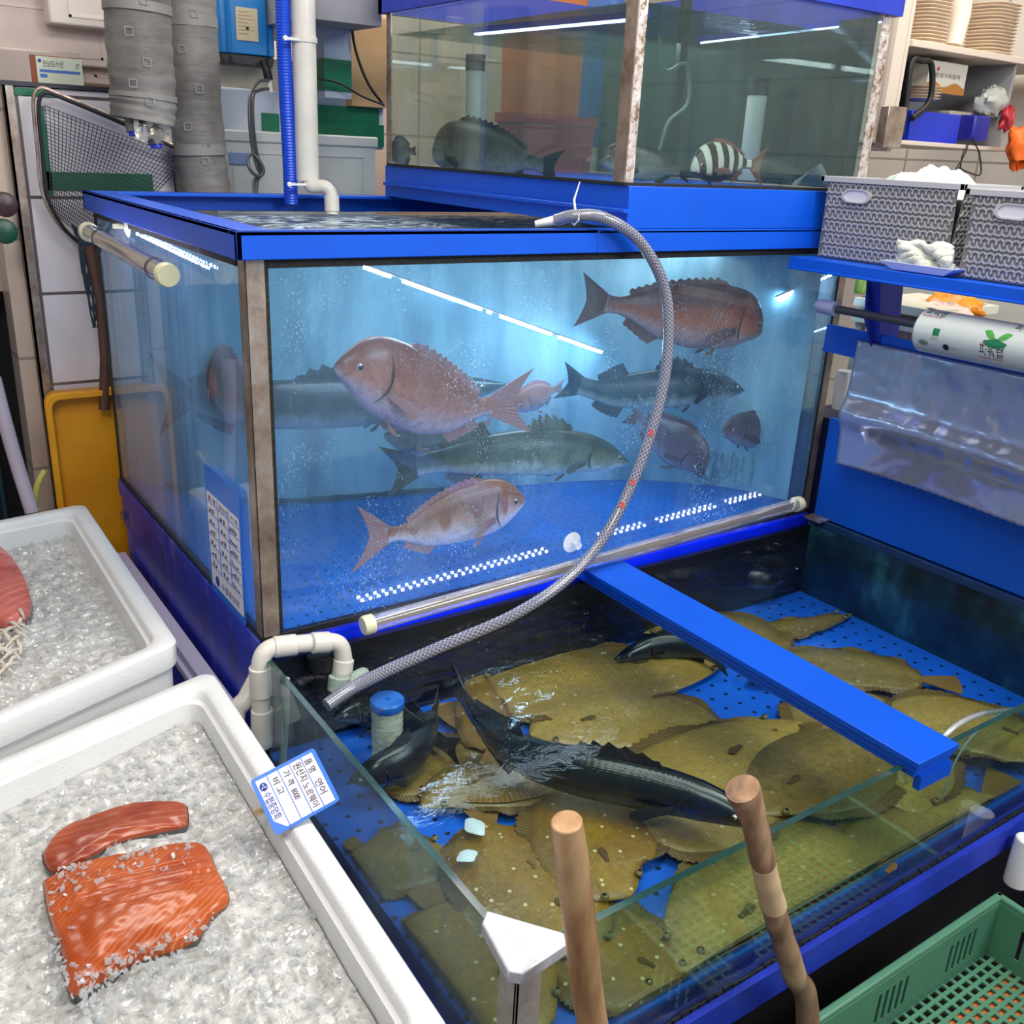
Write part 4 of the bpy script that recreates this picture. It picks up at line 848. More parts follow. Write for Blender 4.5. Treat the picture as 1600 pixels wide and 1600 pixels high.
# loose ice chips thrown over the fillets
m = MB()
for i in range(420):
    k = rnd.random(); u0, v0 = (rnd.uniform(110, 350), rnd.uniform(1430, 1560)) if k < .5 else (rnd.uniform(80, 300), rnd.uniform(1318, 1385)) if k < .85 else (rnd.uniform(60, 130), rnd.uniform(1380, 1560))
    if k < .5: v0 = 1575-(u0-110)*.42+rnd.uniform(-55, 25)
    if .5 <= k < .85: v0 = 1375-(u0-80)*.22+rnd.uniform(-16, 22)
    p = on(u0, v0, z=-.030+rnd.uniform(-.008, .004)); ico_chip(m, p, rnd.uniform(.003, .008), 0)
tag(m.build('ice_chips', CHIP, smooth=False), 'loose clear ice chips scattered over the edges of the salmon', 'ice', kind='stuff')
# foam board beside the tank base
m = MB(); a = on(192, 862, z=-.2); b = on(335, 1075, z=-.2); m.box((-.047, b.y-.12, -.225), (-.0135, a.y, -.2)); m.box((-.056, b.y-.12, -.245), (-.0135, a.y-.02, -.226))
tag(m.build('foam_board', solid('lilac_tinted_foam', (220, 214, 236), .6, bump=.2), bevel=.002), 'white foam board lying along the blue base of the large tank', 'board')
# price card on the near box
cen = on(462, 1236, z=.022); cx_ = on(530, 1245, z=.03)-on(485, 1162, z=.03)
cq = on(462, 1238, z=.035); nq = ray(462, 1238).normalized(); nq = (nq+V((0, 0, -.25))).normalized()
c4 = [CAM+ray(u, v)*((cq-CAM).dot(nq)/ray(u, v).dot(nq)) for u, v in ((485, 1162), (531, 1246), (432, 1311), (395, 1226))]
ex = ((c4[1]-c4[0])+(c4[2]-c4[3])).normalized(); ey0 = ((c4[0]-c4[3])+(c4[1]-c4[2])).normalized(); ez = ex.cross(ey0).normalized(); ey = ez.cross(ex); cc = sum(c4, V())/4
wX = ((c4[1]-c4[0]).length+(c4[2]-c4[3]).length)/2; hY = ((c4[0]-c4[3]).length+(c4[1]-c4[2]).length)/2
card = thing('price_card', cc, 'blue framed price card clipped to the near foam box rim', 'price card')
def cardpt(x, y, z=0): return cc+ex*(x-.5)*wX+ey*(y-.5)*hY+ez*z
def rrect(x0, y0, x1, y1, r, z, pt, n=4, ar=1):
    o_ = []
    for cx, cy, a0 in ((x0+r, y0+r*ar, 180), (x1-r, y0+r*ar, 270), (x1-r, y1-r*ar, 0), (x0+r, y1-r*ar, 90)):
        for i in range(n+1): a = math.radians(a0+90*i/n); o_.append(pt(cx+r*math.cos(a), cy+r*ar*math.sin(a), z))
    return o_
CBLUE = solid('printed_blue', (22, 110, 214), .35); CWH = solid('printed_white', (226, 222, 226), .35)
m = MB(); m.rings([rrect(0, 0, 1, 1, .06, -.0015, cardpt), rrect(0, 0, 1, 1, .06, 0, cardpt)]); m.build('card', CBLUE, card, smooth=False)
wp = [cardpt(.07, .055, .0004), cardpt(.80, .055, .0004), cardpt(.95, .16, .0004), cardpt(.95, .945, .0004), cardpt(.07, .945, .0004)]
wp = [cardpt(.06, .06, .0004), cardpt(.78, .06, .0004), cardpt(.95, .19, .0004), cardpt(.95, .94, .0004), cardpt(.06, .94, .0004)]
m = MB(); m.rings([[p-ez*.0003 for p in wp], wp]); m.build('white_field', CWH, card, smooth=False)
m = MB()
for y in (.235, .41, .585, .765):
    m.box((.06, y-.005, .0005), (.95, y+.005, .0009), 0, (ex*wX, ey*hY, ez), cc-ex*.5*wX-ey*.5*hY)
m.build('ruled_lines', CBLUE, card, smooth=False)
def ct(s, x, y, w, h, mt=BLK_INK): textmesh('lettering', s, mt, card, cardpt(x, y, .0012), ex, ey, h*hY, w*wX)
ct('품 명', .12, .80, .24, .085); ct('연어', .50, .80, .26, .09, PEN); ct('원산지', .10, .63, .32, .10); ct('노르웨이', .47, .625, .42, .09, PEN)
ct('가 격', .12, .455, .26, .085); ct('8000', .46, .45, .18, .085, PEN); ct('비 고', .14, .28, .30, .085); ct('수협중앙회', .30, .085, .46, .10, BLUE_INK)
m = MB(); m.rings([[cardpt(.20+.07*math.cos(a), .135+.055*math.sin(a), .0005) for a in (k*math.pi/10 for k in range(20))], [cardpt(.20+.07*math.cos(a), .135+.055*math.sin(a), .0012) for a in (k*math.pi/10 for k in range(20))]]); em = m.build('emblem', BLUE_INK, card, smooth=False)
m = MB()
for k in range(3):
    a = k*2.09+.4; m.tube([cardpt(.20+.012*math.cos(a), .135+.010*math.sin(a), .0014), cardpt(.20+.05*math.cos(a+.7), .135+.04*math.sin(a+.7), .0014)], .0008, 6)
m.build('emblem_wave', CWH, em)
m = MB(); m.tube([cardpt(.55, .47, -.003), cardpt(.5, .1, -.012), cardpt(.42, -.12, -.03)], .0022, 8); m.tube([cardpt(.60, .47, -.003), cardpt(.55, .1, -.012), cardpt(.48, -.12, -.03)], .0022, 8); m.build('clip_leg', solid('bare_wood_pick', (200, 176, 130), .6), card)
# price sheet on the left pane of the large tank
s4 = [on(u, v, x=-.0065) for u, v in ((319, 722), (374, 770), (383, 985), (334, 912))]
y0_, y1_, zt, zb = s4[0].y, s4[1].y, (s4[0].z+s4[1].z)/2, (s4[2].z+s4[3].z)/2
sh = thing('price_sheet', (-.0065, (y0_+y1_)/2, zb), 'tall blue and white price sheet on the left pane of the large tank', 'price list')
sx_ = V((0, -1, 0)); sy_ = V((0, 0, 1)); SWd = y0_-y1_; SHt = zt-zb
def shp(x, y, z=0): return V((-.0065-z, y0_-SWd*x, zb+SHt*y))
m = MB(); m.rings([rrect(0, 0, 1, 1, .05, 0, shp, ar=.5), rrect(0, 0, 1, 1, .05, .0015, shp, ar=.5)]); m.build('sheet', CBLUE, sh, smooth=False)
m = MB(); m.rings([rrect(.04, .06, .96, .80, .03, .0012, shp, ar=.5), rrect(.04, .06, .96, .80, .03, .0020, shp, ar=.5)]); m.build('white_field', CWH, sh, smooth=False)
m = MB()
for i in range(7): y = .725-.085*i; m.box((-.0095, y1_+SWd*.04, zb+SHt*y), (-.0086, y0_-SWd*.04, zb+SHt*(y+.003)))
for x in (.36, .67): m.box((-.0095, y0_-SWd*(x+.006), zb+SHt*.21), (-.0086, y0_-SWd*x, zb+SHt*.79))
m.build('ruled_lines', CBLUE, sh, smooth=False)
def st_(s, x, y, w, h, mt=BLK_INK): textmesh('lettering', s, mt, sh, shp(x, y, .0026), sx_, sy_, h*SHt, w*SWd)
st_('품 명', .08, .74, .22, .033); st_('원산지', .40, .74, .24, .033); st_('가 격', .72, .74, .2, .033)
for i in range(6):
    for x, w_, n_ in ((.10, .16, 2), (.42, .17, 2), (.70, .2, 4)):
        for k in range(n_):
            y = .655-.085*i; x0 = x+w_*k/n_; m = MB(); m.tube([shp(x0+w_/n_*.75*abs(math.sin(q*2.1+i+k)), y+.036*q/6*(.6+.4*math.sin(i*3+k)), .0028) for q in range(7)], .0006, 5); m.build('pen_mark', PEN, sh)
st_('수협중앙회', .34, .10, .5, .04, BLUE_INK)
m = MB(); m.lathe(shp(.22, .12, .0021), (-1, 0, 0), [(.011, 0), (.011, .0005), (0, .0005)], 16); m.build('emblem', BLUE_INK, sh)

# ================================================================ PIPES AND HOSES
pp = thing('drain_pipe', on(408, 1160, y=-.05), 'white elbowed drain pipe hooked over the corner of the low tank', 'pipe')
q = lambda u, v, y=-.05: on(u, v, y=y)
m = MB(); m.tube(cr([q(409, 1150), q(408, 1095), q(406, 1050), q(412, 1022), q(430, 1010), q(455, 1007), q(508, 1003, -.06)], 40), .0165, 20, wob=None); m.tube(cr([q(500, 1004, -.06), q(520, 1003, -.062), q(533, 1012, -.065), q(537, 1040, -.068), q(533, 1058, -.07)], 24), .0165, 20); m.build('pipe', PVC, pp)
def sock(a, b, r=.0195): 
    m = MB(); a, b = V(a), V(b); L = (b-a).length; m.lathe(a, b-a, [(r*.9, -.0005), (r, .001), (r, L-.001), (r*.9, L)], 22); m.build('socket', PVC, pp)
sock(q(409, 1158), q(409, 1108)); sock(q(408, 1086), q(406, 1042)); sock(q(428, 1011), q(463, 1007, -.056)); sock(q(487, 1005, -.060), q(514, 1003, -.062)); sock(q(537, 1030, -.067), q(534, 1054, -.07)); sock(q(531, 1056, -.075), q(529, 1078, -.078), .021)
m = MB(); e0 = q(409, 1158); m.lathe(e0, q(409, 1175)-e0, [(.0195, 0), (.0185, .008), (.013, .014), (0, .016)], 20); m.build('end_cap', PVC, pp)
m = MB(); a = q(535, 1072, -.08); b = q(570, 1055, -.07); m.lathe(a, b-a, [(.0165, 0), (.0165, (b-a).length), (.014, (b-a).length+.004), (0, (b-a).length+.004)], 20); m.build('branch', PVC, pp)
m = MB(); m.lathe(q(500, 1020, -.045), (0, 0, -1), [(.02, 0), (.025, .003), (.025, .03), (.018, .032), (.016, .09)], 24); tag(m.build('bulkhead_fitting', BLACK), 'black ribbed fitting tucked under the white drain pipe', 'fitting')
pxtube('thin_pipe', [(447, 1060), (446, 1130), (438, 1240)], .0065, solid('aged_grey_pipe', (170, 176, 170), .4, var=.2), 'slim grey upright pipe inside the left corner of the low tank', 'pipe', y=-.10)
# corrugated elbow left of it
t = thing('corrugated_pipe', on(385, 1110, y=.02), 'white ribbed pipe bend behind the drain pipe', 'pipe')
m = MB(); m.tube(cr([on(402, 1060, y=-.0), on(385, 1092, y=-.02), on(370, 1110, y=-.02), on(366, 1150, y=-.03)], 40), .017, 16, wob=lambda i, a: .05*(i % 2)); m.build('pipe', PVC, t)
# braided hose
t = NT('braided_clear_hose'); uv = t.n('ShaderNodeUVMap', _uv_map='fuv').outputs[0]; sp_ = t.n('ShaderNodeSeparateXYZ', Vector=uv)
ab = [t.math('ABSOLUTE', t.math('SINE', t.math('ADD', t.math('MULTIPLY', sp_.outputs[0], 620.0), t.math('MULTIPLY', sp_.outputs[1], sg*25.13)))) for sg in (1, -1)]
k = t.math('MINIMUM', ab[0], ab[1]); p = t.n('ShaderNodeBsdfPrincipled', Roughness=.15); p.inputs['Coat Weight'].default_value = .8
t.set(p, 'Base Color', t.ramp(k, [(.12, srgb(176, 176, 190)), (.42, srgb(88, 88, 100))])); t.surf(p); HOSE = MATS['braided_clear_hose']
hp = [on(868, 344, y=.03), on(898, 337, y=.0), on(945, 341, y=-.035), on(1000, 378, y=-.05), on(1038, 450, y=-.06), on(1044, 540, y=-.07), on(1028, 640, y=-.08), on(990, 750, y=-.09), on(940, 845, y=-.10), on(880, 910, y=-.11), on(800, 962, y=-.13), on(690, 1010, y=-.16), on(600, 1050, y=-.19), on(545, 1078, y=-.21), on(510, 1102, y=-.22)]
ho = thing('braided_hose', hp[2], 'grey braided hose arching in front of the large tank into the low tank', 'hose')
m = MB(); m.tube(cr(hp, 160), .0115, 20); m.build('hose', HOSE, ho, uv=[(i//20/159, (i % 20)/20) for i in range(160*20)])
red = cr(hp, 160)
for i_ in (72, 80, 84):
    m = MB(); a = red[i_]; dd = (red[i_+1]-a).normalized(); vv = (CAM-a).normalized(); ss = dd.cross(vv).normalized(); m.box((-.007, -.004, .0098), (.007, .004, .0122), 0, (dd, ss, dd.cross(ss)*(1 if dd.cross(ss).dot(vv) > 0 else -1)), a); m.build('red_mark', RUBY, ho, bevel=.002)
m = MB(); a, b = on(836, 350, y=.05), on(872, 343, y=.028); m.tube([a, b], [.006, .010], 14); m.build('nozzle', PVC, ho)
a = on(898, 340, y=-.001); m = MB(); m.tube([a+V((0, 0, -.014)), a+V((0, -.012, -.004)), a+V((0, -.013, .006)), a+V((.0, 0, .013)), a+V((0, .012, .004)), a+V((0, .012, -.006)), a+V((0, 0, -.014))], .0018, 6); m.tube([a+V((0, 0, .013)), on(897, 312, y=0), on(906, 284, y=.0)], [.0028, .0022, .001], 8); m.build('cable_tie', WHITE, ho)
# thin clear hose and air stone at the right
t = thing('air_line', on(1470, 1290, y=-.83), 'thin clear air line arching over the front pane to an air stone', 'hose')
al = [on(1466, 1272, y=-.80), on(1476, 1225, y=-.80), on(1500, 1165, y=-.80)]
m = MB(); m.tube(cr([on(1468, 1272, y=-.80), on(1482, 1215, y=-.80), on(1515, 1155, y=-.80), on(1570, 1112, y=-.78), on(1640, 1098, y=-.76)], 30), .0018, 8); m.build('line', solid('pale_clear_line', (170, 184, 200), .3), t)
m = MB(); m.tube(cr([on(1455, 1172, y=-.79), on(1500, 1130, y=-.79), on(1555, 1112, y=-.78), on(1640, 1108, y=-.76)], 30), .0055, 12); m.build('outer_hose', clearplastic('pale_clear_hose', mixf=.6), t)
m = MB(); m.tube([on(1465, 1278, y=-.80), on(1455, 1345, y=-.80)], .0075, 14); m.build('air_stone', solid('dark_air_stone', (40, 42, 44), .9), t)
m = MB(); m.tube([on(1468, 1266, y=-.80), on(1465, 1280, y=-.80)], .0082, 14); m.build('yellow_collar', solid('yellow_plastic', (206, 196, 70), .4), t)
# wooden handles
t = NT('turned_wood'); co = t.coord('Object', (1, 1, .16)); n = t.noise(co, 26, 5, .6, .5); p = t.n('ShaderNodeBsdfPrincipled', Roughness=.42)
t.set(p, 'Base Color', t.ramp(n, [(.28, srgb(126, 86, 54)), (.5, srgb(178, 136, 94)), (.72, srgb(206, 170, 126))])); t.surf(p); WOOD = MATS['turned_wood']
t = NT('knotty_branch_wood'); co = t.coord('Object', (1, 1, .22)); n = t.noise(co, 16, 5, .6, .8); p = t.n('ShaderNodeBsdfPrincipled', Roughness=.45)
t.set(p, 'Base Color', t.ramp(n, [(.30, srgb(92, 66, 50)), (.48, srgb(158, 120, 90)), (.70, srgb(206, 176, 136))])); t.set(p, 'Normal', t.bump(n, .4, .004)); t.surf(p); WOOD2 = MATS['knotty_branch_wood']
a, b = on(885, 1283, y=-.93), on(926, 1600, y=-.93); d = b-a; e = a+d*((FLOOR_Z+.01-a.z)/d.z); e = V((e.x, -1.0, FLOOR_Z+.002)); 
m = MB(); m.tube(cr([a, a.lerp(b, .5), b, b.lerp(e, .5), e], 30), [.016, .0172]+[.0178]*28, 24)
tag(m.build('wooden_handle', WOOD, bevel=.0015, ang=50), 'straight round wooden handle standing in front of the low tank corner', 'handle')
pts = [on(1160, 1232, y=-.915), on(1180, 1290, y=-.918), on(1197, 1370, y=-.92), on(1215, 1440, y=-.92), on(1240, 1520, y=-.92), on(1262, 1600, y=-.92)]
d = pts[-1]-pts[-2]; e = pts[-1]+d*((FLOOR_Z+.004-pts[-1].z)/d.z); e = V((pts[-1].x+.02, -.97, FLOOR_Z+.002)); P = cr(pts+[e], 60)
hr = [(.0205-.004*min(1, i/9))*(1+.03*math.sin(i*.55)+.03*math.sin(i*1.3)) for i in range(60)]
m = MB(); m.tube(P, hr, 22, wob=lambda i, a: .03*math.sin(2*a+i*.12)); wh_ = tag(m.build('wooden_handle', WOOD2, ang=50), 'crooked knotty branch handle with a peeled band, right of the straight one', 'handle')
m = MB(); m.tube(P[17:27], [r_*1.025 for r_ in hr[17:27]], 22, wob=lambda i, a: .03*math.sin(2*a+(i+17)*.12)); m.build('peeled_band', solid('fresh_pale_wood', (222, 188, 146), .5, var=.15, vscale=30), wh_)

# ================================================================ LEFT BACKGROUND
# landing net
nt = thing('landing_net', on(150, 600, y=1.06), 'black meshed landing net with metal hoop hung against the tiled wall', 'net')
N_ = lambda u, v: on(u, v, y=1.15)
hoop = cr([N_(300, 240), N_(200, 193), N_(95, 148), N_(62, 138), N_(52, 160), N_(58, 230), N_(66, 300), N_(92, 350), N_(128, 382), N_(140, 390)], 60)
m = MB(); m.tube(hoop, .0042, 10); m.build('hoop', STEEL, nt)
m = MB(); m.tube([p+V((.010, -.002, -.010)) for p in hoop[:52]], .0048, 8); m.build('rope_edge', BLACK, nt)
m = MB(); m.tube([on(140, 385, y=1.14), on(158, 470, y=1.12), on(165, 560, y=1.10), on(163, 640, y=1.09)], .014, 14); m.build('handle', solid('brown_wood_handle', (92, 58, 44), .6, var=.3), nt)
def netpt(u, v):  # sagging mesh, u along the bar, v down
    a = N_(70, 165).lerp(N_(292, 250), u); b = N_(80, 330).lerp(N_(165, 400), u*.9)
    p = a.lerp(b, v); return p+V((0, -.03*math.sin(math.pi*v)*math.sin(math.pi*min(1, u*.9+.1)), 0))
m = MB(); K = 34
for i in range(K+1):
    m.tube([netpt(i/K, j/14) for j in range(15)], .0011, 4, cap=False); 
for j in range(30): m.tube([netpt(i/16, j/29) for i in range(17)], .0011, 4, cap=False)
m.build('mesh', solid('black_net_twine', (26, 32, 36), .7), nt)
m = MB()   # bunched tail of the net
for k in range(26):
    a = k*.9; m.tube(cr([on(112+2.2*k, 350+k*1.5, y=1.145), on(136+9*math.sin(a), 415, y=1.135), on(148+10*math.cos(a), 470, y=1.12), on(152+7*math.sin(a*2), 512, y=1.11)], 16), .0022, 5)
m.build('bunched_mesh', solid('blue_black_twine', (36, 48, 62), .8), nt)
for (u0, v0, u1, v1) in ((22, 136, 88, 152), (60, 165, 84, 305), (72, 268, 240, 300)):
    a, b = on(u0, v0, y=1.196), on(u1, v1, y=1.196); m = MB(); m.box((a.x, 1.1955, b.z), (b.x, 1.1995, a.z)); tag(m.build('tape_patch', GREEN_TAPE), {22: 'green tape strip at the top corner of the tiled wall', 60: 'upright green tape strip behind the landing net', 72: 'level green tape strip low behind the landing net'}[u0], 'tape')
# insulated pipes
t = NT('grey_insulation_wrap'); co = t.coord(); n = t.noise(co, 5, 4, .6); vo = t.n('ShaderNodeTexNoise', Vector=t.coord('Object', (1, 1, 4)), Scale=14, Detail=5); p = t.n('ShaderNodeBsdfPrincipled', Roughness=.55)
t.set(p, 'Base Color', t.ramp(n, [(.35, srgb(96, 92, 88)), (.6, srgb(130, 126, 120)), (.8, srgb(158, 154, 148))])); t.set(p, 'Normal', t.bump(vo.outputs[0], .35, .012)); t.surf(p); WRAP = MATS['grey_insulation_wrap']
def wrap_pipe(pts, r, label, seed, y):
    P = cr([on(u, v, y=y) for u, v in pts], 46); t = thing('insulated_pipe', P[-1], label, 'pipe')
    m = MB(); m.tube(P, [r*(1+.012*math.sin(i*.7+seed)+.05*noise.noise(V((i*.5, seed, 0)))) for i in range(46)], 28, wob=lambda i, a: .05*noise.noise(V((math.cos(a)*2, math.sin(a)*2, i*.35+seed)))); m.build('wrap', WRAP, t)
    for i in (12, 33): m = MB(); m.tube(P[i:i+3], r*1.04, 26); m.build('tape_band', solid('grey_duct_tape', (134, 130, 124), .5), t)
    # printed squares
    for i in range(6, 42, 6):
        T = (P[i+1]-P[i-1]).normalized(); vd = (CAM-P[i]).normalized(); sd = T.cross(vd).normalized(); nn = sd.cross(T).normalized()*(1 if sd.cross(T).dot(vd) > 0 else -1)
        c = P[i]+nn*r*1.06+sd*(.02 if (i//6) % 2 else -.015); m = MB()
        for (a0, b0, a1, b1) in ((-.009, -.009, .009, -.0075), (-.009, .0075, .009, .009), (-.009, -.009, -.0075, .009), (.0075, -.009, .009, .009)): m.box((a0, b0, 0), (a1, b1, .001), 0, (sd, T, nn), c)
        m.build('printed_square', solid('pale_print', (150, 147, 141), .6), t)
    return t, P
t1_, P1 = wrap_pipe([(214, -60), (214, 0), (219, 90), (224, 150), (222, 190)], .073, 'nearer grey foil wrapped pipe ending above the landing net', 1, 1.0)
for (u, v) in ((206, 198), (240, 218)):
    a = on(u, v-14, y=.99); b = on(u+4, v+8, y=.985); m = MB(); m.tube([a, b], [.017, .018], 18); m.build('liner_end', WRAP, t1_); m = MB(); m.tube([b, b+(b-a).normalized()*.008], .0135, 16); m.build('blue_plug', solid('deep_blue_plastic', (16, 40, 200), .35), t1_)
m = MB(); c0 = on(236, 185, y=.965)
m.grid(10, 10, lambda u, v: c0+V(((u-.5)*.085, .02*noise.noise(V((u*5, v*5, 2))), (.5-v)*.10))+V((0, -.01, .02*noise.noise(V((u*6, v*6, 9)))))); m.build('torn_foil', solid('crumpled_foil', (196, 188, 176), .3, metal=.7, bump=.6, bscale=80), t1_)
wrap_pipe([(290, -60), (292, 0), (298, 80), (304, 170), (312, 250), (322, 320)], .068, 'farther grey foil wrapped pipe running down behind the tank rim', 5, 1.16)
# air pump
ap = thing('air_pump', on(385, 100, y=1.33), 'bright blue air pump with a yellowed label above the tank', 'pump')
a, b = on(336, -25, y=1.33), on(432, 90, y=1.33); PBL = solid('pump_blue_plastic', (28, 130, 206), .35)
m = MB(); cx = (a.x+b.x)/2; hw = (b.x-a.x)/2
prof = [(-hw, 1.40), (-hw, 1.345), (-hw*.93, 1.33), (-hw*.72, 1.33), (-hw*.62, 1.315), (hw*.62, 1.315), (hw*.72, 1.33), (hw*.93, 1.33), (hw, 1.345), (hw, 1.40)]
m.rings([[(cx+x*(.93 if k == 0 else 1), y, z) for x, y in prof] for k, z in ((1, b.z), (1, a.z), (0, a.z+.03))]); m.build('casing', PBL, ap, bevel=.003)
m = MB(); m.rings([[(cx+x*s_, 1.33+(y-1.33)*.9, z) for x, y in prof] for s_, z in ((.90, b.z-.028), (.98, b.z-.002))]); m.build('foot', solid('dark_pump_base', (60, 58, 60), .5), ap, bevel=.003)
la, lb = on(367, 10, y=1.313), on(404, 66, y=1.313); m = MB(); m.box((la.x, 1.311, lb.z), (lb.x, 1.3145, la.z)); lab = m.build('label_plate', solid('yellowed_label', (216, 206, 170), .5, var=.12, vscale=50), ap, bevel=.001)
m = MB()
for i in range(7): z = la.z-(la.z-lb.z)*(.14+.11*i); m.box((la.x+.006, 1.3102, z), (la.x+(lb.x-la.x)*(.55+.3*((i*7) % 3)/2), 1.3108, z+.0022))
m.build('fine_print', solid('faded_print', (196, 150, 110), .6), ap); m = MB(); m.lathe(((la.x+lb.x)/2, 1.311, lb.z+(la.z-lb.z)*.38), (0, -1, 0), [(.004, 0), (.004, .002), (0, .002)], 12); m.build('screw', BLACK, ap)
m = MB(); m.tube(cr([on(412, 96, y=1.30), on(416, 108, y=1.29), on(420, 125, y=1.29)], 8), .012, 14); m.build('outlet_elbow', BLACK, ap)
m = MB(); m.tube([on(420, 122, y=1.29), on(423, 144, y=1.29)], .0075, 12); m.build('outlet_valve', PVC, ap)
for k, nm in ((0, 'two grey air tubes'),):
    t = thing('air_tubing', on(400, 240, y=1.2), 'two grey air tubes knotted together below the blue pump', 'tube')
    for dx in (0, 9):
        m = MB(); m.tube(cr([on(419, 126+dx*1.4, y=1.28), on(404, 128+dx*1.5, y=1.25), on(391+dx*.5, 150, y=1.22), on(390+dx*.6, 190, y=1.2), on(394+dx*.6, 228, y=1.2), on(402+dx*.5, 262, y=1.19), on(408-dx*.2, 272, y=1.19), on(402-dx*.6, 284, y=1.19), on(400-dx*.1, 320, y=1.12)], 50), .0045, 10); m.build('tube', solid('grey_rubber_tube', (84, 86, 90), .35), t)
    m = MB(); m.tube(cr([on(398, 238, y=1.19), on(388, 246, y=1.18), on(390, 264, y=1.17), on(404, 276, y=1.17), on(412, 266, y=1.17), on(402, 246, y=1.18), on(392, 240, y=1.19)], 30), .0045, 10); m.build('knot', solid('grey_rubber_tube', (84, 86, 90), .35), t)
# white stand pipe and blue corrugated hose
vp = thing('supply_pipe', (.52, .98, .7), 'thick white supply pipe dropping to an elbow over the large tank', 'pipe')
m = MB(); m.lathe((.523, .98, .765), (0, 0, 1), [(.030, 0), (.030, 1.0)], 28); m.build('riser', PVC, vp)
m = MB(); zc = on(470, 62, y=.98).z; m.lathe((.523, .98, zc-.008), (0, 0, 1), [(.0305, 0), (.0335, .002), (.0335, .014), (.0305, .016)], 28, cap=False); m.build('coupling_ring', PVC, vp)
eb = cr([V((.523, .98, .775)), on(486, 291, y=.96), on(505, 291, y=.94), on(516, 300, y=.93), on(519, 318, y=.925), on(519, 336, y=.92)], 26); m = MB(); m.tube(eb, .0165, 20); m.build('elbow', PVC, vp)
m = MB(); m.tube([on(518, 306, y=.928), on(519, 331, y=.921)], .0195, 20); m.build('socket', PVC, vp)
bh = thing('corrugated_hose', on(450, 290, y=1.0), 'blue corrugated hose running beside the thick white pipe', 'hose')
P = cr([on(441, -30, y=1.0), on(443, 60, y=1.0), on(447, 150, y=1.0), on(452, 240, y=1.0), on(455, 318, y=1.0)], 150); m = MB(); m.tube(P, [.0175+.0013*(i % 2) for i in range(150)], 16); m.build('hose', solid('corrugated_blue', (24, 74, 204), .3), bh)
for (v_, ) in ((62,), (287,)):
    c = on(449 if v_ < 100 else 455, v_, y=.99); m = MB(); m.box((c.x-.022, .955, c.z-.003), (c.x+.05, .962, c.z+.003)); m.lathe((c.x-.02, .956, c.z), (0, -1, 0), [(.006, 0), (.006, .006), (0, .007)], 10); m.build('cable_tie', WHITE, bh)
# foam boxes and slabs behind the tank
def fbox(u0, v0, u1, v1, y, dp, label, name='foam_box', mat=FOAM, frame=True):
    a, b = on(u0, v1, y=y), on(u1, v0, y=y); t = thing(name, ((a.x+b.x)/2, y+dp/2, a.z), label, 'box')
    m = MB(); m.box((a.x, y, a.z), (b.x, y+dp, b.z)); m.build('box_shell', mat, t, bevel=.006, seg=3)
    if frame:
        m = MB(); m.box((a.x-.004, y-.006, b.z-.03), (b.x+.004, y+dp, b.z+.001)); m.build('lid', mat, t, bevel=.005)
        m = MB(); X0, X1, Z0, Z1 = a.x+.05, b.x-.04, a.z+.02, b.z-.06
        for lo, hi in (((X0, y-.003, Z0), (X1, y+.001, Z0+.006)), ((X0, y-.003, Z1), (X1, y+.001, Z1+.006)), ((X0, y-.003, Z0), (X0+.006, y+.001, Z1)), ((X1-.006, y-.003, Z0), (X1, y+.001, Z1))): m.box(lo, hi)
        m.build('raised_frame', mat, t)
    return t, a, b
FOAMG = solid('greyed_foam', (206, 208, 206), .6, var=.15, vscale=5)
fb1, a, b = fbox(340, 215, 588, 340, 1.30, .3, 'dull white foam box with taped lid behind the tank rim', mat=FOAMG)
fb2, a, b = fbox(330, 155, 600, 222, 1.40, .25, 'white foam box crossed by green tape under the blue pump', mat=solid('bluish_white_foam', (190, 200, 216), .6, var=.15, vscale=6), frame=False)
for i, (u0, v0, u1, v1, y) in enumerate(((411, 178, 436, 214, 1.392), (492, 170, 592, 208, 1.392), (492, 196, 600, 225, 1.388))):
    a, b = on(u0, v1, y=y), on(u1, v0, y=y); m = MB(); m.box((a.x, y, a.z), (b.x, y+.006, b.z)); m.build('tape_strip', GREEN_TAPE, fb2)
ta_ = on(357, 238, y=1.299); m = MB(); m.box((ta_.x, 1.2925, ta_.z-.03), (ta_.x+.055, 1.297, ta_.z)); m.build('blue_label', solid('faded_blue_label', (130, 150, 196), .6), fb1)
fbox(336, 108, 590, 156, 1.42, .2, 'yellowish foam slab shelf directly below the blue pump', 'foam_slab', solid('aged_foam', (222, 212, 186), .7, var=.2, vscale=9), False)
fbox(-60, -10, 175, 88, 1.62, .25, 'pinkish beige foam box stacked at the top left', mat=solid('beige_box', (206, 190, 182), .6, var=.12, vscale=4))
fbox(78, -40, 210, 36, 1.55, .2, 'pale ribbed foam lid above the name card', 'foam_box', solid('pale_ribbed_foam', (222, 212, 202), .6))
fbox(120, 30, 340, 130, 1.66, .2, 'beige foam box behind the grey wrapped pipes', mat=solid('warm_foam', (200, 182, 174), .6, var=.12, vscale=6))
fbox(-70, 84, 125, 135, 1.60, .25, 'flat beige box lying on the tiled wall behind the name card', mat=solid('taupe_box', (190, 176, 168), .6, var=.15, vscale=8), frame=False)
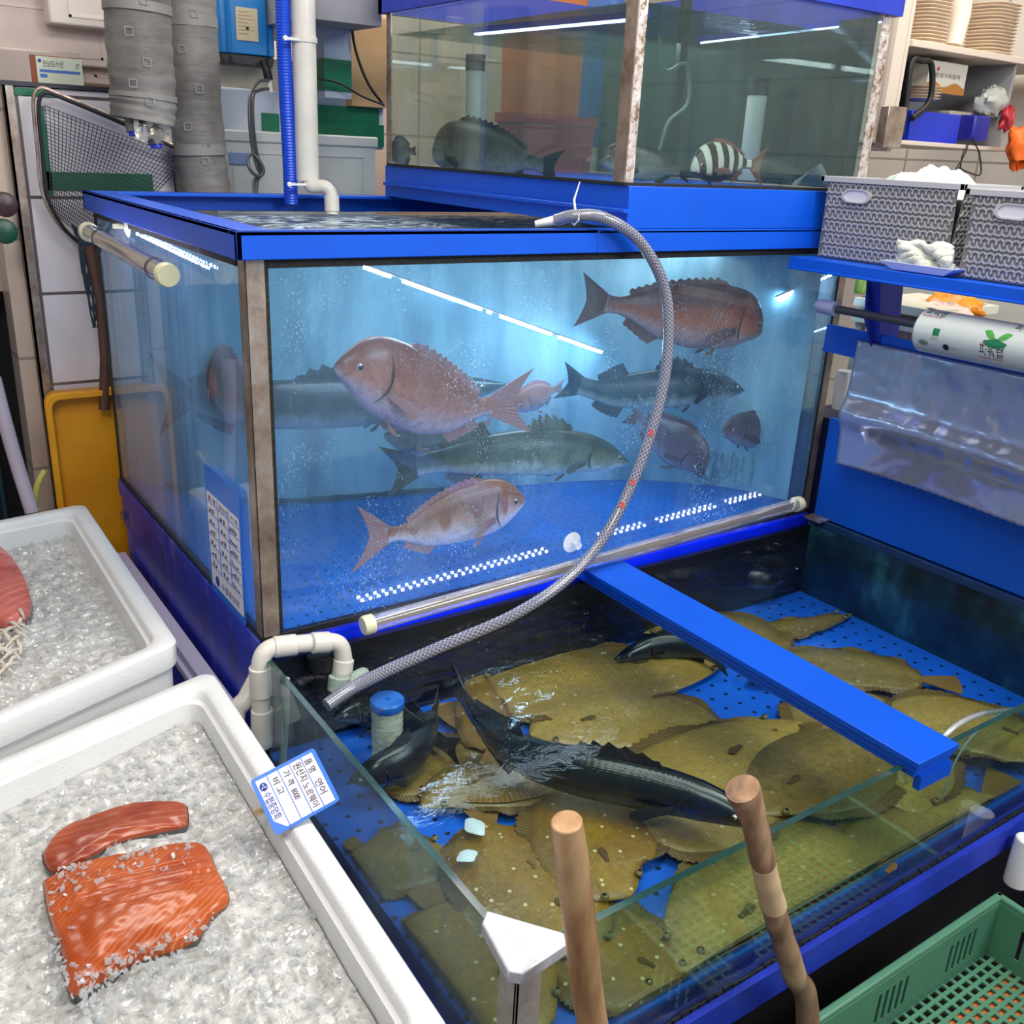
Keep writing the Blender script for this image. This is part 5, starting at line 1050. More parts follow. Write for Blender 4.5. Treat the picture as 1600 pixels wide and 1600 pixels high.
# name card
a, b = on(60, 131, y=1.27), on(127, 93, y=1.27); nc = thing('name_card', ((a.x+b.x)/2, 1.27, a.z), 'small white business card with a blue band standing on the wall sill', 'card')
m = MB(); m.box((a.x-.012, 1.272, a.z), (b.x, 1.28, b.z+.002)); m.build('backing_block', solid('brown_block', (150, 80, 50), .6), nc)
m = MB(); m.box((a.x, 1.2685, a.z), (b.x, 1.271, b.z)); m.build('card', solid('cream_card', (222, 228, 206), .5), nc)
m = MB(); z = a.z+(b.z-a.z)*.44; m.box((a.x+.006, 1.2672, z), (b.x-.006, 1.2682, z+.006)); m.box((a.x+.006, 1.2672, z-.012), (a.x+.022, 1.2682, z-.004)); m.build('blue_band', solid('soft_blue_print', (70, 120, 200), .5), nc)
textmesh('lettering', '진남도수산', BLK_INK, nc, (a.x+.014, 1.267, a.z+(b.z-a.z)*.66), (1, 0, 0), (0, 0, 1), .011, .048)
textmesh('lettering', 'JT', BLK_INK, nc, (b.x-.015, 1.267, a.z+(b.z-a.z)*.66), (1, 0, 0), (0, 0, 1), .010, .009)
m = MB(); m.lathe((a.x+.008, 1.268, b.z-.010), (0, -1, 0), [(.004, 0), (.004, .001), (0, .001)], 12); m.build('logo', BLUE_INK, nc)
# concrete slab, taped post and cardboard at top
a = on(494, 112, y=1.30); b = on(600, -30, y=1.30)
m = MB(); zz = on(540, 38, y=1.1).z; m.box((.56, 1.06, zz), (.78, 1.75, zz+.10)); struct(m.build('trim_3', solid('stained_concrete', (150, 150, 156), .7, var=.3, vscale=5)))
po = thing('taped_post', on(530, 140, y=1.24), 'square grey post with a green band beside the upper tank', 'post')
a, b = on(508, 152, y=1.24), on(548, 30, y=1.24); m = MB(); m.box((a.x, 1.24, a.z), (b.x, 1.31, b.z+.02)); m.build('post', solid('pale_blue_grey', (176, 184, 200), .6), po)
a, b = on(507, 141, y=1.238), on(549, 95, y=1.238); m = MB(); m.box((a.x, 1.237, a.z), (b.x, 1.313, b.z)); m.build('green_band', GREEN_TAPE, po)
a, b = on(550, 165, y=1.36), on(610, 30, y=1.36); m = MB(); m.box((a.x, 1.36, a.z), (b.x, 1.4, b.z)); tag(m.build('cardboard_sheet', solid('cardboard', (202, 164, 116), .8)), 'tan cardboard sheet left of the upper tank', 'cardboard')
pxtube('black_cable', [(548, 30), (556, 80), (575, 130), (600, 165)], .004, BLACK, 'thick black cable hanging across the tan cardboard', 'cable', y=1.22)
pxtube('black_cable', [(495, 122), (530, 130), (565, 150), (600, 164)], .003, BLACK, 'thin black cable crossing the green banded post', 'cable', y=1.21)
# orange crate, dark nook at the left
t = NT('ochre_crate_plastic'); p = t.n('ShaderNodeBsdfPrincipled', Roughness=.4); t.set(p, 'Base Color', t.ramp(t.noise(t.coord(), 6, 3), [(.3, srgb(226, 146, 14)), (.7, srgb(242, 170, 30))])); t.surf(p); OCH = MATS['ochre_crate_plastic']
ox = on(68, 620, y=1.09).x; oz = on(68, 617, y=1.09).z; cr_ = thing('plastic_crate', (-.03, 1.13, FLOOR_Z), 'orange plastic crate stood on end left of the large tank', 'crate')
m = MB(); Q = [V((ox, 0, 0)), V((.15, 0, 0)), V((.15, 1, 0)), V((ox, 1, 0))]
def ring_c(ins, r, y):
    out = []; x0, x1, z0, z1 = ox+ins, .17-ins, -.50+ins, oz-ins
    for cx, cz, a0 in ((x0+r, z0+r, 180), (x1-r, z0+r, 270), (x1-r, z1-r, 0), (x0+r, z1-r, 90)):
        for i in range(6): a = math.radians(a0+18*i); out.append((cx+r*math.cos(a), y, cz+r*math.sin(a)))
    return out
m.rings([ring_c(.012, .03, 1.18), ring_c(.006, .03, 1.10), ring_c(0, .03, 1.10), ring_c(0, .03, 1.085), ring_c(.002, .03, 1.082), ring_c(.014, .024, 1.082), ring_c(.017, .022, 1.086), ring_c(.026, .02, 1.125)], True, True); m.build('crate_shell', OCH, cr_, ang=45)
m = MB()
for i in range(1): m.box((.0, 1.076, oz-.004), (.03, 1.10, oz+.008))
m.build('latch', OCH, cr_, bevel=.003)
m = MB(); m.box((-.8, 1.5, FLOOR_Z), (-.10, 1.55, .62)); tag(m.build('dark_nook_panel', DARK), 'near-black panel put in for the dark interior at the far left', 'cabinet')  # near-black panel painted as the shade of the nook
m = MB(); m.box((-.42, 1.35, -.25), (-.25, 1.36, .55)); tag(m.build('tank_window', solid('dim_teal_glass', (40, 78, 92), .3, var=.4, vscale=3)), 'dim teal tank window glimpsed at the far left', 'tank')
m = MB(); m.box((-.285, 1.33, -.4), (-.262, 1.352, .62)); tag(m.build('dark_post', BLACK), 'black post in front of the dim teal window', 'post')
m = MB(); m.tube(cr([on(-10, 590, y=.95), on(8, 660, y=.93), on(28, 730, y=.92), on(50, 800, y=.9)], 20), .016, 16); tag(m.build('lilac_pipe', solid('lilac_grey_plastic', (178, 164, 176), .4)), 'slanting lilac grey pipe behind the far foam box', 'pipe')
m = MB(); m.tube(cr([on(70, 735, y=1.0), on(58, 760, y=.99), on(54, 800, y=.98)], 12), .008, 12); tag(m.build('yellow_hose', solid('dull_yellow_hose', (190, 180, 90), .5)), 'short dull yellow hose beside the orange crate', 'hose')
for (u, v, c_, nm) in ((8, 320, (60, 40, 44), 'maroon round knob at the left edge above the green one'), (8, 362, (20, 72, 52), 'green round knob at the left edge')):
    c0 = on(u, v, y=1.05); m = MB(); m.lathe(c0+V((0, .03, 0)), (0, -1, 0), [(.02, 0), (.028, .004), (.028, .03), (.02, .036), (0, .037)], 20); tag(m.build('valve_knob', solid('knob_'+str(c_[0]), c_, .4)), nm, 'knob')

# ================================================================ RIGHT SIDE
sb = thing('splash_board', (1.5, -.5, 0), 'plain blue splash board rising along the right edge of the low tank', 'panel')
m = MB(); m.box((1.502, -1.1, -.005), (1.515, -.023, .262)); m.build('panel', BLUEF, sb, bevel=.002)
m = MB(); m.box((1.487, -1.1, -.026), (1.501, -.03, -.006)); m.build('bottom_channel', solid('dark_blue_channel', (30, 56, 96), .3), sb, bevel=.002)
m = MB(); m.box((1.46, -.075, -.004), (1.50, -.022, .0)); m.build('corner_plate', STEEL, sb)
# drip sheet
t = NT('wavy_clear_sheet'); tr = t.n('ShaderNodeBsdfTransparent', Color=srgb(190, 205, 225)); gl = t.n('ShaderNodeBsdfGlossy', Roughness=.16, Color=srgb(214, 218, 236)); df = t.n('ShaderNodeBsdfDiffuse', Color=srgb(180, 184, 204))
n = t.noise(t.coord('Object', (1, 1, 1)), 5, 3); b = t.n('ShaderNodeBump', Height=n, Strength=.5, Distance=.05).outputs[0]; t.set(gl, 'Normal', b)
a = t.n('ShaderNodeMixShader', i0=.5, i1=df, i2=gl); t.surf(t.n('ShaderNodeMixShader', i0=.80, i1=tr, i2=a))
ZS0, ZS1 = .178, .483
def sheet(u, v):
    y = -.123-(.87)*u; z = ZS1+(ZS0-ZS1)*v; z -= .0*u
    bul = .028*math.exp(-((v-.57-.06*u)/.10)**2)*(.7+.4*u)+.012*math.sin(u*7+v*3)*v
    jag = (.003 if int(u*90) % 2 else 0)*(1 if v > .99 else 0)
    return V((1.424-bul, y, z+jag))
m = MB(); m.grid(92, 40, sheet); ds = m.build('clear_sheet', MATS['wavy_clear_sheet'], None, ang=180); tag(ds, 'wavy clear plastic sheet with a serrated lower edge hanging on the blue panel', 'plastic sheet')
so = ds.modifiers.new('thick', 'SOLIDIFY'); so.thickness = .0012
# shelf
sf = thing('blue_shelf', (1.4, -.3, .65), 'blue metal shelf carrying the grey baskets at the right', 'shelf')
m = MB(); m.box((1.259, -1.1, .650), (1.56, -.030, .667)); m.box((1.253, -1.1, .641), (1.260, -.030, .668)); m.box((1.249, -1.1, .641), (1.254, -.030, .646)); m.build('shelf_board', BLUE, sf, bevel=.0015)
by = -.16; bp = [on(u, v, y=by) for u, v in ((1354, 428), (1408, 436), (1402, 515), (1386, 570), (1366, 568), (1350, 500))]; bp[0].z = bp[1].z = .6495
m = MB(); m.rings([bp, [p+V((0, -.005, 0)) for p in bp]]); m.rings([[V((bp[0].x, by, .6495)), V((bp[0].x, by-.035, .6495)), V((bp[4].x, by-.014, bp[4].z)), V((bp[4].x, by, bp[4].z))], [V((bp[0].x+.004, by, .6495)), V((bp[0].x+.004, by-.035, .6495)), V((bp[4].x+.004, by-.014, bp[4].z)), V((bp[4].x+.004, by, bp[4].z))]]); m.build('bracket', BLUED, sf)
m = MB(); m.box((1.430, -1.1, .443), (1.435, -.024, .505)); m.box((1.426, -1.1, .439), (1.433, -.024, .446)); m.box((1.435, -1.1, .443), (1.52, -.024, .449)); m.build('lower_rail', BLUE, sf, bevel=.0015)
# wrap roll
RX, RZ, RR = 1.287, .558, .0437
rl = thing('film_roll', (RX, -.6, RZ), 'big roll of clear food wrap with printed leaf logo on the rack', 'film roll')
y0r = -.373
m = MB(); m.lathe((RX, y0r, RZ), (0, -1, 0), [(.02, 0), (RR-.006, .0), (RR, .006), (RR, .55), (.02, .55)], 40); m.build('roll', solid('milky_wrap', (196, 202, 198), .22, coat=.5), rl)
m = MB(); m.lathe((RX, -.155, RZ+.008), (0, -1, 0), [(.009, 0), (.009, .28)], 16); m.build('rod', solid('dark_grey_rod', (52, 52, 62), .4), rl)
m = MB(); m.lathe((RX, -.10, RZ+.008), (0, -1, 0), [(.011, 0), (.016, .01), (.016, .052), (.009, .052)], 18); m.build('rod_end', solid('lilac_plastic_end', (150, 156, 196), .4), rl)
def wrapf(y0, ang0):
    def f_(x, y):
        a = ang0+y/RR; r = RR+.0006; return V((RX-r*math.cos(a), y0-x, RZ+r*math.sin(a)))
    return f_
LEAF = solid('leaf_green', (70, 150, 60), .5); LEAFD = solid('deep_leaf_green', (24, 110, 70), .5); GREYI = solid('grey_print', (110, 126, 120), .6)
def roll_text(s, yy, ang, h, w, mt): textmesh('lettering', s, mt, rl, (0, 0, 0), (0, -1, 0), (0, 0, 1), h*.93, w*.93, wrap=wrapf(yy*.93-.1077, ang))
roll_text('파워랩', -.447, -.42, .020, .052, BLK_INK); roll_text('POWER WRAP', -.447, -.62, .005, .052, RUBY)
roll_text('파워랩', -.30, .95, .016, .046, BLK_INK); roll_text('POWER WRAP', -.297, .80, .005, .046, RUBY)
roll_text('친환경', -.447, .02, .004, .014, RUBY); roll_text('환경마크', -.335, -.18, .004, .018, GREYI); roll_text('대한민국', -.385, -.50, .004, .015, GREYI); roll_text('파워랩', -.50, .95, .016, .05, BLK_INK)
def patch(pts, yy, ang, mt, nm):
    f_ = wrapf(yy*.93-.1077, ang); P = [f_(x, y) for x, y in pts]; c = f_(sum(x for x, y in pts)/len(pts), sum(y for x, y in pts)/len(pts)); m = MB(); ax = V((RX, 0, RZ)); b = m.add([c+(c-V((RX, c.y, RZ))).normalized()*.0004]+P, [(0, i+1, (i+1) % len(P)+1) for i in range(len(P))]); m.build(nm, mt, rl, smooth=False)
leaf = lambda s: [(s*(.002+.026*t_), .004+.012*t_+.008*math.sin(math.pi*t_)) for t_ in (0, .25, .5, .75, 1)]+[(s*(.002+.026*t_), .004+.012*t_-.007*math.sin(math.pi*t_)) for t_ in (.75, .5, .25)]
patch([(x+.0, y) for x, y in leaf(-1)], -.478, .26, LEAF, 'leaf_mark'); patch(leaf(1), -.478, .26, LEAF, 'leaf_mark')
patch([(.024*math.cos(a), -.003+.011*math.sin(a)) for a in (math.pi+math.pi*k/8 for k in range(9))]+[(0, .004)], -.478, .26, LEAFD, 'leaf_mark')
patch([(.007*math.cos(a), .007*math.sin(a)) for a in (math.pi*k/6 for k in range(12))], -.372, -.45, BLK_INK, 'round_mark'); patch([(0, 0), (.014, 0), (.014, .014), (0, .014)], -.338, .0, LEAFD, 'square_mark'); patch([(.011*math.cos(a), .006*math.sin(a)) for a in (math.pi*k/6 for k in range(12))], -.318, -.42, GREYI, 'round_mark')
# lattice baskets
GB = solid('grey_basket_plastic', (182, 180, 182), .4); GBD = solid('basket_inner_grey', (124, 122, 122), .6)
def lattice_basket(x0, y1, ly, lx, z0, h, label):
    """long side faces the camera side (-x); y1 = far end"""
    t = thing('storage_basket', (x0+lx/2, y1-ly/2, z0), label, 'basket'); tp = .012
    def face(o, eu, ev, en, Lu, Lv, nm, holes=True):
        m = MB(); F_ = (eu, ev, en)
        m.box((0, 0, -.0022), (Lu, Lv, -.001), 0, F_, o); s = .0155; rows = int(Lv/(s*.87)); cols = int(Lu/s)
        for r in range(rows):
            for c in range(cols):
                cx = (c+.5*(r % 2)+.5)*s; cy = (r+.6)*s*.87
                if cx > Lu-.006 or cy > Lv-.008: continue
                if holes and abs(cx-Lu*.26) < .026 and abs(cy-Lv*.80) < .016: continue
                for k in range(3):
                    a = math.radians(90+120*k+(60 if r % 2 else 0)); dx, dy = math.cos(a)*s*.52, math.sin(a)*s*.52; nx_, ny_ = -math.sin(a)*.0017, math.cos(a)*.0017
                    vs = [V((cx-nx_, cy-ny_, -.001)), V((cx+dx-nx_, cy+dy-ny_, -.001)), V((cx+dx+nx_, cy+dy+ny_, -.001)), V((cx+nx_, cy+ny_, -.001))]; vs += [V((p.x, p.y, .0018)) for p in vs]
                    m.add([o+eu*p.x+ev*p.y+en*p.z for p in vs], [(4, 5, 6, 7), (0, 1, 5, 4), (1, 2, 6, 5), (2, 3, 7, 6), (3, 0, 4, 7)], 1)
        return m.build(nm, [GBD, GB], t, smooth=False)
    o = V((x0+tp, y1-tp, z0)); up_ = V((-tp, 0, h)).normalized()
    face(o, V((0, -1, 0)), up_, V((-1, 0, 0)), ly-2*tp, h, 'side'); face(V((x0+tp, y1-ly+tp, z0)), V((1, 0, 0)), V((0, -tp, h)).normalized(), V((0, -1, 0)), lx-tp, h, 'end_side', False)
    m = MB(); X0, X1, Y0, Y1 = x0, x0+lx, y1-ly, y1; Zt = z0+h
    for lo, hi in (((X0-.004, Y0-.004, Zt-.010), (X0+.006, Y1+.004, Zt+.002)), ((X1-.006, Y0-.004, Zt-.010), (X1+.004, Y1+.004, Zt+.002)), ((X0-.004, Y0-.004, Zt-.010), (X1+.004, Y0+.006, Zt+.002)), ((X0-.004, Y1-.006, Zt-.010), (X1+.004, Y1+.004, Zt+.002))): m.box(lo, hi)
    m.build('rim', GB, t, bevel=.001)
    m = MB(); m.box((X0+tp+.003, Y0+tp, z0), (X1-tp, Y1-tp, z0+.004)); m.box((X1-.01, Y0+.01, z0), (X1-.007, Y1-.01, Zt-.01)); m.box((X0+.01, Y1-.01, z0), (X1-.01, Y1-.007, Zt-.01)); m.build('inner_shell', GBD, t)
    hc = V((x0+.001, y1-tp-(ly-2*tp)*.26, z0+h*.79)); m = MB()
    pr = [V((0, .020*math.cos(a)+(.012 if math.cos(a) > 0 else -.012), .0125*math.sin(a))) for a in (2*math.pi*k/24 for k in range(24))]
    m.rings([[hc+p*1.18+V((-.0, 0, 0)) for p in pr], [hc+p*1.18+V((-.004, 0, 0)) for p in pr], [hc+p*.95+V((-.004, 0, 0)) for p in pr], [hc+p*.95 for p in pr]], False, False); m.build('handle_ring', GB, t)
    m = MB(); m.rings([[hc+p*.95+V((.0, 0, 0)) for p in pr], [hc+p*.95+V((-.0015, 0, 0)) for p in pr]]); m.build('handle_opening', solid('bag_seen_through_handle', (216, 214, 222), .5), t)
lattice_basket(1.318, -.040, .341, .205, .6685, .172, 'grey lattice basket heaped with white gloves, left one on the blue shelf')
lattice_basket(1.293, -.408, .354, .2125, .6685, .165, 'grey lattice basket at the right end of the blue shelf')
def cloth(name, c, sx, sy, h, label, cat, mat, seed, nfold=3, flat=0, lim=None):
    m = MB()
    def fn(u, v):
        x = (u-.5)*2; y = (v-.5)*2; r = min(1, (x*x+y*y)**.5); e = max(0, 1-r*r)**.55
        q = V((x*nfold*.5+seed, y*nfold*.5, seed)); f = .45+noise.noise(q*1.1)*.7+abs(noise.noise(q*2.3))*.3
        k = 1 if r < 1e-6 else min(1, max(abs(x), abs(y))/((x*x+y*y)**.5)) if r > 0 else 1
        k = 1 if (x*x+y*y) < 1e-9 else max(abs(x), abs(y))/((x*x+y*y)**.5)
        return c+V((x*sx*k, y*sy*k, h*e*(.55+.8*f)+.012*noise.noise(q*5)*e))
    m.grid(60, 60, fn); o = m.build(name, mat, ang=180); so = o.modifiers.new('thick', 'SOLIDIFY'); so.thickness = .003; return tag(o, label, cat)
COT = solid('white_cotton_knit', (216, 222, 218), .9, bump=.5, bscale=220); COT2 = solid('cream_cotton_knit', (222, 222, 208), .9, bump=.7, bscale=160)
cloth('white_gloves', V((1.425, -.225, .812)), .088, .12, .062, 'heap of white cotton gloves overflowing the left basket', 'gloves', COT, 3, 3)
# cotton work gloves stacked on a tray
tr_ = V((1.289, -.345, .669)); m = MB(); m.rings([[tr_+V((.020*a, .06*b, 0)) for a, b in ((-1, -1), (1, -1), (1, 1), (-1, 1))], [tr_+V((.028*a, .085*b, .016)) for a, b in ((-1, -1), (1, -1), (1, 1), (-1, 1))], [tr_+V((.026*a, .082*b, .016)) for a, b in ((-1, -1), (1, -1), (1, 1), (-1, 1))], [tr_+V((.018*a, .058*b, .002)) for a, b in ((-1, -1), (1, -1), (1, 1), (-1, 1))]]); tag(m.build('small_tray', solid('pale_blue_tray', (200, 208, 240), .35), bevel=.002), 'pale blue tray under the folded cotton gloves on the blue shelf', 'tray')
for i in range(5):
    m = MB(); z = .682+.0095*i; P = []
    for k in range(13): a = k/12; P.append(V((1.289+.008*math.sin(a*9+i*1.3), -.285-.118*a+.006*math.sin(i*2), z+.003*math.sin(a*14+i*2))))
    m.tube(P, [.0088+.003*math.sin(k*1.1+i) for k in range(13)], 12, wob=lambda ii, a: .14*math.sin(3*a+ii)); tag(m.build('cotton_glove', COT2, ang=180), ['bottom rolled cotton glove of the stack on the pale blue tray', 'second cotton glove from the bottom of the stack on the tray', 'middle cotton glove of the folded stack on the tray', 'second cotton glove from the top of the stack on the tray', 'topmost folded cotton glove of the stack on the tray'][i], 'glove')
# cabinet with trays
CB_ = solid('cream_cabinet_board', (214, 200, 184), .5); cb = thing('wall_cabinet', (2.3, .4, .92), 'open cream cabinet with shelves at the top right', 'cabinet')
def cabx(u, v, y=.30): return on(u, v, y=y)
xa, xb, xr = cabx(1375, 230).x, cabx(1428, 30).x, cabx(1600, 100).x
m = MB(); m.box((xa-.01, .30, .93), (xb-.015, .315, 1.55)); m.box((xb-.02, .30, .91), (xb, .62, 1.55)); m.build('side_board', CB_, cb, bevel=.002)
zs = cabx(1500, 78).z; m = MB(); m.box((xb, .29, zs-.012), (xr+.3, .62, zs+.006)); m.build('shelf_board', CB_, cb, bevel=.002)
zb_ = cabx(1450, 222).z; m = MB(); m.box((xb-.03, .29, zb_-.012), (xr+.0, .62, zb_)); m.build('shelf_board', CB_, cb, bevel=.002)
m = MB(); m.box((xb, .60, zb_), (xr, .62, 1.55)); m.box((xr-.03, .31, zb_), (xr-.018, .6, zs-.012)); m.build('back_board', solid('grey_board', (150, 150, 152), .6), cb)
m = MB(); a, b = cabx(1365, 230), cabx(1404, 168); m.box((a.x, .27, a.z), (b.x, .298, b.z)); tag(m.build('steel_bracket', STEEL, bevel=.002), 'shiny steel bracket beside the upper tank right post', 'bracket')
def stack(u, zbase, n, w, label, y=.33, dz=.0095, rx=.09, ry=.06):
    c = cabx(u, 60, y); labs = label
    for i in range(n):
        m = MB(); z = zbase+dz*i; x = c.x+.0015*math.sin(i*2.3)
        el = lambda r, zz: [(x+rx*r*math.copysign(abs(math.cos(a))**.6, math.cos(a)), y+ry+ry*r*math.copysign(abs(math.sin(a))**.6, math.sin(a)), zz) for a in (2*math.pi*k/28 for k in range(28))]
        m.rings([el(.78, z), el(.97, z+dz*.72), el(1.0, z+dz*.74), el(1.0, z+dz*.86), el(.96, z+dz*.86), el(.76, z+dz*.2)]); o = m.build('foam_tray', solid('cream_foam_tray', (232, 216, 196), .6)); tag(o, labs, 'tray', group=labs)
stack(1468, zs+.008, 13, 1, 'cream foam tray in the left stack on the top cabinet shelf', rx=.065)
stack(1575, zs+.008, 15, 1, 'cream foam tray in the right stack on the top cabinet shelf', y=.31, rx=.075)
c = cabx(1518, 40, .31); m = MB(); m.tube([(c.x-.0, .36, zs+.02), (c.x+.01, .36, zs+.10), (c.x+.005, .36, zs+.20)], [.028, .030, .026], 20); tag(m.build('rolled_bag', solid('cream_rolled_plastic', (228, 214, 198), .4)), 'cream rolled plastic bag between the two tray stacks', 'bag')
stack(1480, cabx(1480, 158).z, 5, 1, 'cream foam tray in the short stack above the blue box', y=.32, rx=.045, dz=.008)
# printed box
a, b = cabx(1470, 142), cabx(1538, 101); bx = thing('printed_carton', ((a.x+b.x)/2, .38, a.z), 'small white carton printed with brown waves in the cabinet', 'box')
m = MB(); m.box((a.x, .35, a.z), (b.x, .44, b.z)); m.build('carton', solid('ivory_carton', (206, 200, 186), .6), bx, bevel=.002)
m = MB(); vs = [V((a.x+(b.x-a.x)*k/12, .349, a.z+(b.z-a.z)*(.28+.08*math.sin(k*.9)))) for k in range(13)]; m.add(vs+[V((p.x, .349, a.z)) for p in reversed(vs)], [tuple(range(26))]); m.build('wave_print', solid('ochre_print', (176, 116, 44), .6), bx, smooth=False)
m = MB(); m.lathe((a.x+(b.x-a.x)*.22, .3495, b.z-(b.z-a.z)*.25), (0, -1, 0), [(.006, 0), (.006, .0008), (0, .0008)], 12); m.build('red_dot', RUBY, bx)
textmesh('lettering', '정성가득담아', solid('brown_ink', (100, 86, 70), .6), bx, (a.x+(b.x-a.x)*.15, .3485, a.z+(b.z-a.z)*.50), (1, 0, 0), (0, 0, 1), .010, (b.x-a.x)*.68)
# black frame handle, blue box, bags
hn = thing('tubular_frame', cabx(1430, 200), 'tall black tubular frame standing in the cabinet', 'frame')
m = MB(); m.tube(cr([cabx(1408, 212, .3), cabx(1416, 160, .3), cabx(1424, 98, .3), cabx(1440, 95, .3), cabx(1455, 100, .3), cabx(1456, 140, .3), cabx(1448, 165, .3), cabx(1425, 185, .3)], 40), .0085, 14); m.build('frame', BLACK, hn)
m = MB(); a, b = cabx(1404, 215, .33), cabx(1425, 95, .33); m.box((a.x, .33, a.z), (b.x, .36, b.z)); m.build('body', BLACK, hn, bevel=.004)
a, b = cabx(1418, 222, .31), cabx(1503, 180, .31); m = MB(); m.box((a.x, .31, a.z), (b.x, .42, b.z)); bb = tag(m.build('blue_box', solid('deep_blue_sleeve', (8, 50, 190), .35, var=.2), bevel=.003), 'deep blue taped box on the lower cabinet shelf', 'box')
a, b = cabx(1518, 220, .30), cabx(1550, 182, .30); m = MB(); m.box((a.x, .30, a.z), (b.x, .36, b.z)); tag(m.build('blue_pouch', solid('indigo_pouch', (30, 36, 150), .4, var=.2), bevel=.006), 'small indigo pouch to the right of the deep blue box', 'pouch')
a, b = cabx(1490, 218, .36), cabx(1520, 176, .36); m = MB(); m.box((a.x-.04, .36, a.z), (b.x, .46, b.z)); tag(m.build('grey_terminal', solid('beige_grey_device', (176, 168, 150), .5), bevel=.004), 'beige grey machine between the blue box and the indigo pouch', 'machine')
def blob(name, u, v, y, r, sc3, mat, label, cat, seed):
    c = on(u, v, y=y); m = MB(); m.rings([[c+V((math.cos(a)*math.sin(b)*sc3[0], math.sin(a)*math.sin(b)*sc3[1], math.cos(b)*sc3[2]))*r*(1+.45*noise.noise(V((math.cos(a)*2+seed, math.sin(a)*2*math.sin(b), b*2)))) for a in (2*math.pi*k/22 for k in range(22))] for b in (math.pi*(j+.02)/14.04 for j in range(15))]); return tag(m.build(name, mat, ang=50), label, cat)
blob('plastic_bag', 1548, 160, .34, .055, (1.1, .7, .8), solid('translucent_white_bag', (186, 190, 180), .25, var=.15, bump=.6, bscale=40), 'knotted whitish plastic bag in the cabinet beside the carton', 'bag', 2)
blob('red_bag', 1573, 185, .31, .030, (.9, .7, 1.2), solid('dark_red_bag', (170, 40, 52), .35, bump=.5), 'crumpled dark red bag at the right of the cabinet', 'bag', 5)
blob('orange_bag', 1598, 228, .20, .065, (.9, .6, .9), solid('vivid_orange_bag', (245, 110, 30), .5, bump=.5, bscale=30), 'vivid orange net bag hanging at the right edge', 'bag', 8)
for i, pts in enumerate((((1515, 215), (1508, 240), (1490, 268), (1478, 272)), ((1518, 215), (1530, 240), (1532, 272), (1515, 270), (1498, 262)), ((1512, 222), (1502, 250), (1500, 285)))):
    pxtube('black_cable', list(pts), .0022, BLACK, ['black cable drooping left below the cabinet', 'black cable looping right below the cabinet', 'short black cable hanging straight below the cabinet'][i], 'cable', y=.29)
a, b = on(1280, 335, y=.35), on(1600, 232, y=.35)
# low clutter between the shelf and the panel
blob('orange_pouch', 1490, 480, -.12, .045, (1.3, .8, .7), solid('orange_yellow_pouch', (236, 140, 40), .35, bump=.4), 'orange yellow pouch behind the film roll', 'bag', 4) if False else None
def xblob(name, u, v, x, r, sc3, mat, label, cat, seed):
    c = on(u, v, x=x); m = MB(); m.rings([[c+V((math.cos(a)*math.sin(b)*sc3[0], math.sin(a)*math.sin(b)*sc3[1], math.cos(b)*sc3[2]))*r*(1+.4*noise.noise(V((math.cos(a)*2+seed, math.sin(a)*2*math.sin(b), b*2)))) for a in (2*math.pi*k/22 for k in range(22))] for b in (math.pi*(j+.02)/14.04 for j in range(15))]); return tag(m.build(name, mat, ang=60), label, cat)
xblob('orange_pouch', 1490, 478, 1.80, .06, (.7, 1.3, .55), solid('orange_yellow_pouch', (238, 146, 40), .35, bump=.4, bscale=40), 'orange pouch peeking out above the film roll', 'bag', 4)
xblob('paper_bag', 1475, 492, 1.74, .055, (.6, 1.4, .55), solid('pinkish_crumpled_film', (222, 190, 176), .4, bump=.6, bscale=40), 'crumpled pinkish bag in front of the orange pouch', 'bag', 9)
xblob('paper_bag', 1405, 515, 1.70, .035, (.8, 1.2, .9), solid('dull_pink_crumpled_film', (196, 168, 162), .4, bump=.6, bscale=40), 'dull pink crumpled bag below the dark rod', 'bag', 14)
a = on(1348, 445, x=1.70); a.z = .601; bo = thing('small_bottle', a, 'small white capped bottle with green label under the blue shelf', 'bottle')
m = MB(); m.lathe((a.x, a.y, a.z-.05), (0, 0, 1), [(.018, 0), (.020, .004), (.020, .036), (.012, .042)], 18); m.build('body', solid('green_label', (130, 160, 70), .4), bo); m = MB(); m.lathe((a.x, a.y, a.z-.008), (0, 0, 1), [(.015, 0), (.015, .016), (.012, .019), (0, .019)], 18); m.build('cap', WHITE, bo)
m = MB(); m.box((1.64, -.16, .25), (1.66, -.14, .55)); m.box((1.64, .03, .25), (1.66, .05, .55)); m.box((1.86, -.16, .186), (1.88, -.14, .55)); m.box((1.62, -.18, .49), (1.9, .05, .51)); m.box((1.62, -.18, .53), (1.9, .05, .55)); tag(m.build('white_rack', solid('ivory_rack', (214, 210, 190), .5)), 'ivory slatted rack behind the shelf bracket', 'rack')
m = MB(); a = on(1315, 615, x=1.56); m.lathe((a.x, a.y, a.z-.04), (0, 0, 1), [(.018, 0), (.020, .01), (.024, .08), (.020, .1)], 18); tag(m.build('white_cup', solid('soft_white_plastic', (220, 218, 212), .5)), 'white plastic cup standing behind the right corner post of the large tank', 'cup')
m = MB(); m.box((1.54, -.06, .20), (1.552, -.045, .44)); tag(m.build('white_upright', FOAM), 'narrow white upright strip beside the clear sheet', 'strip')
m = MB(); m.box((1.53, -1.1, FLOOR_Z), (2.1, .12, .185)); m.box((1.53, -.055, .185), (1.94, .1, .25)); tag(m.build('side_counter', solid('dark_navy_counter', (10, 16, 60), .5)), 'dark navy counter behind the blue splash panel', 'counter')
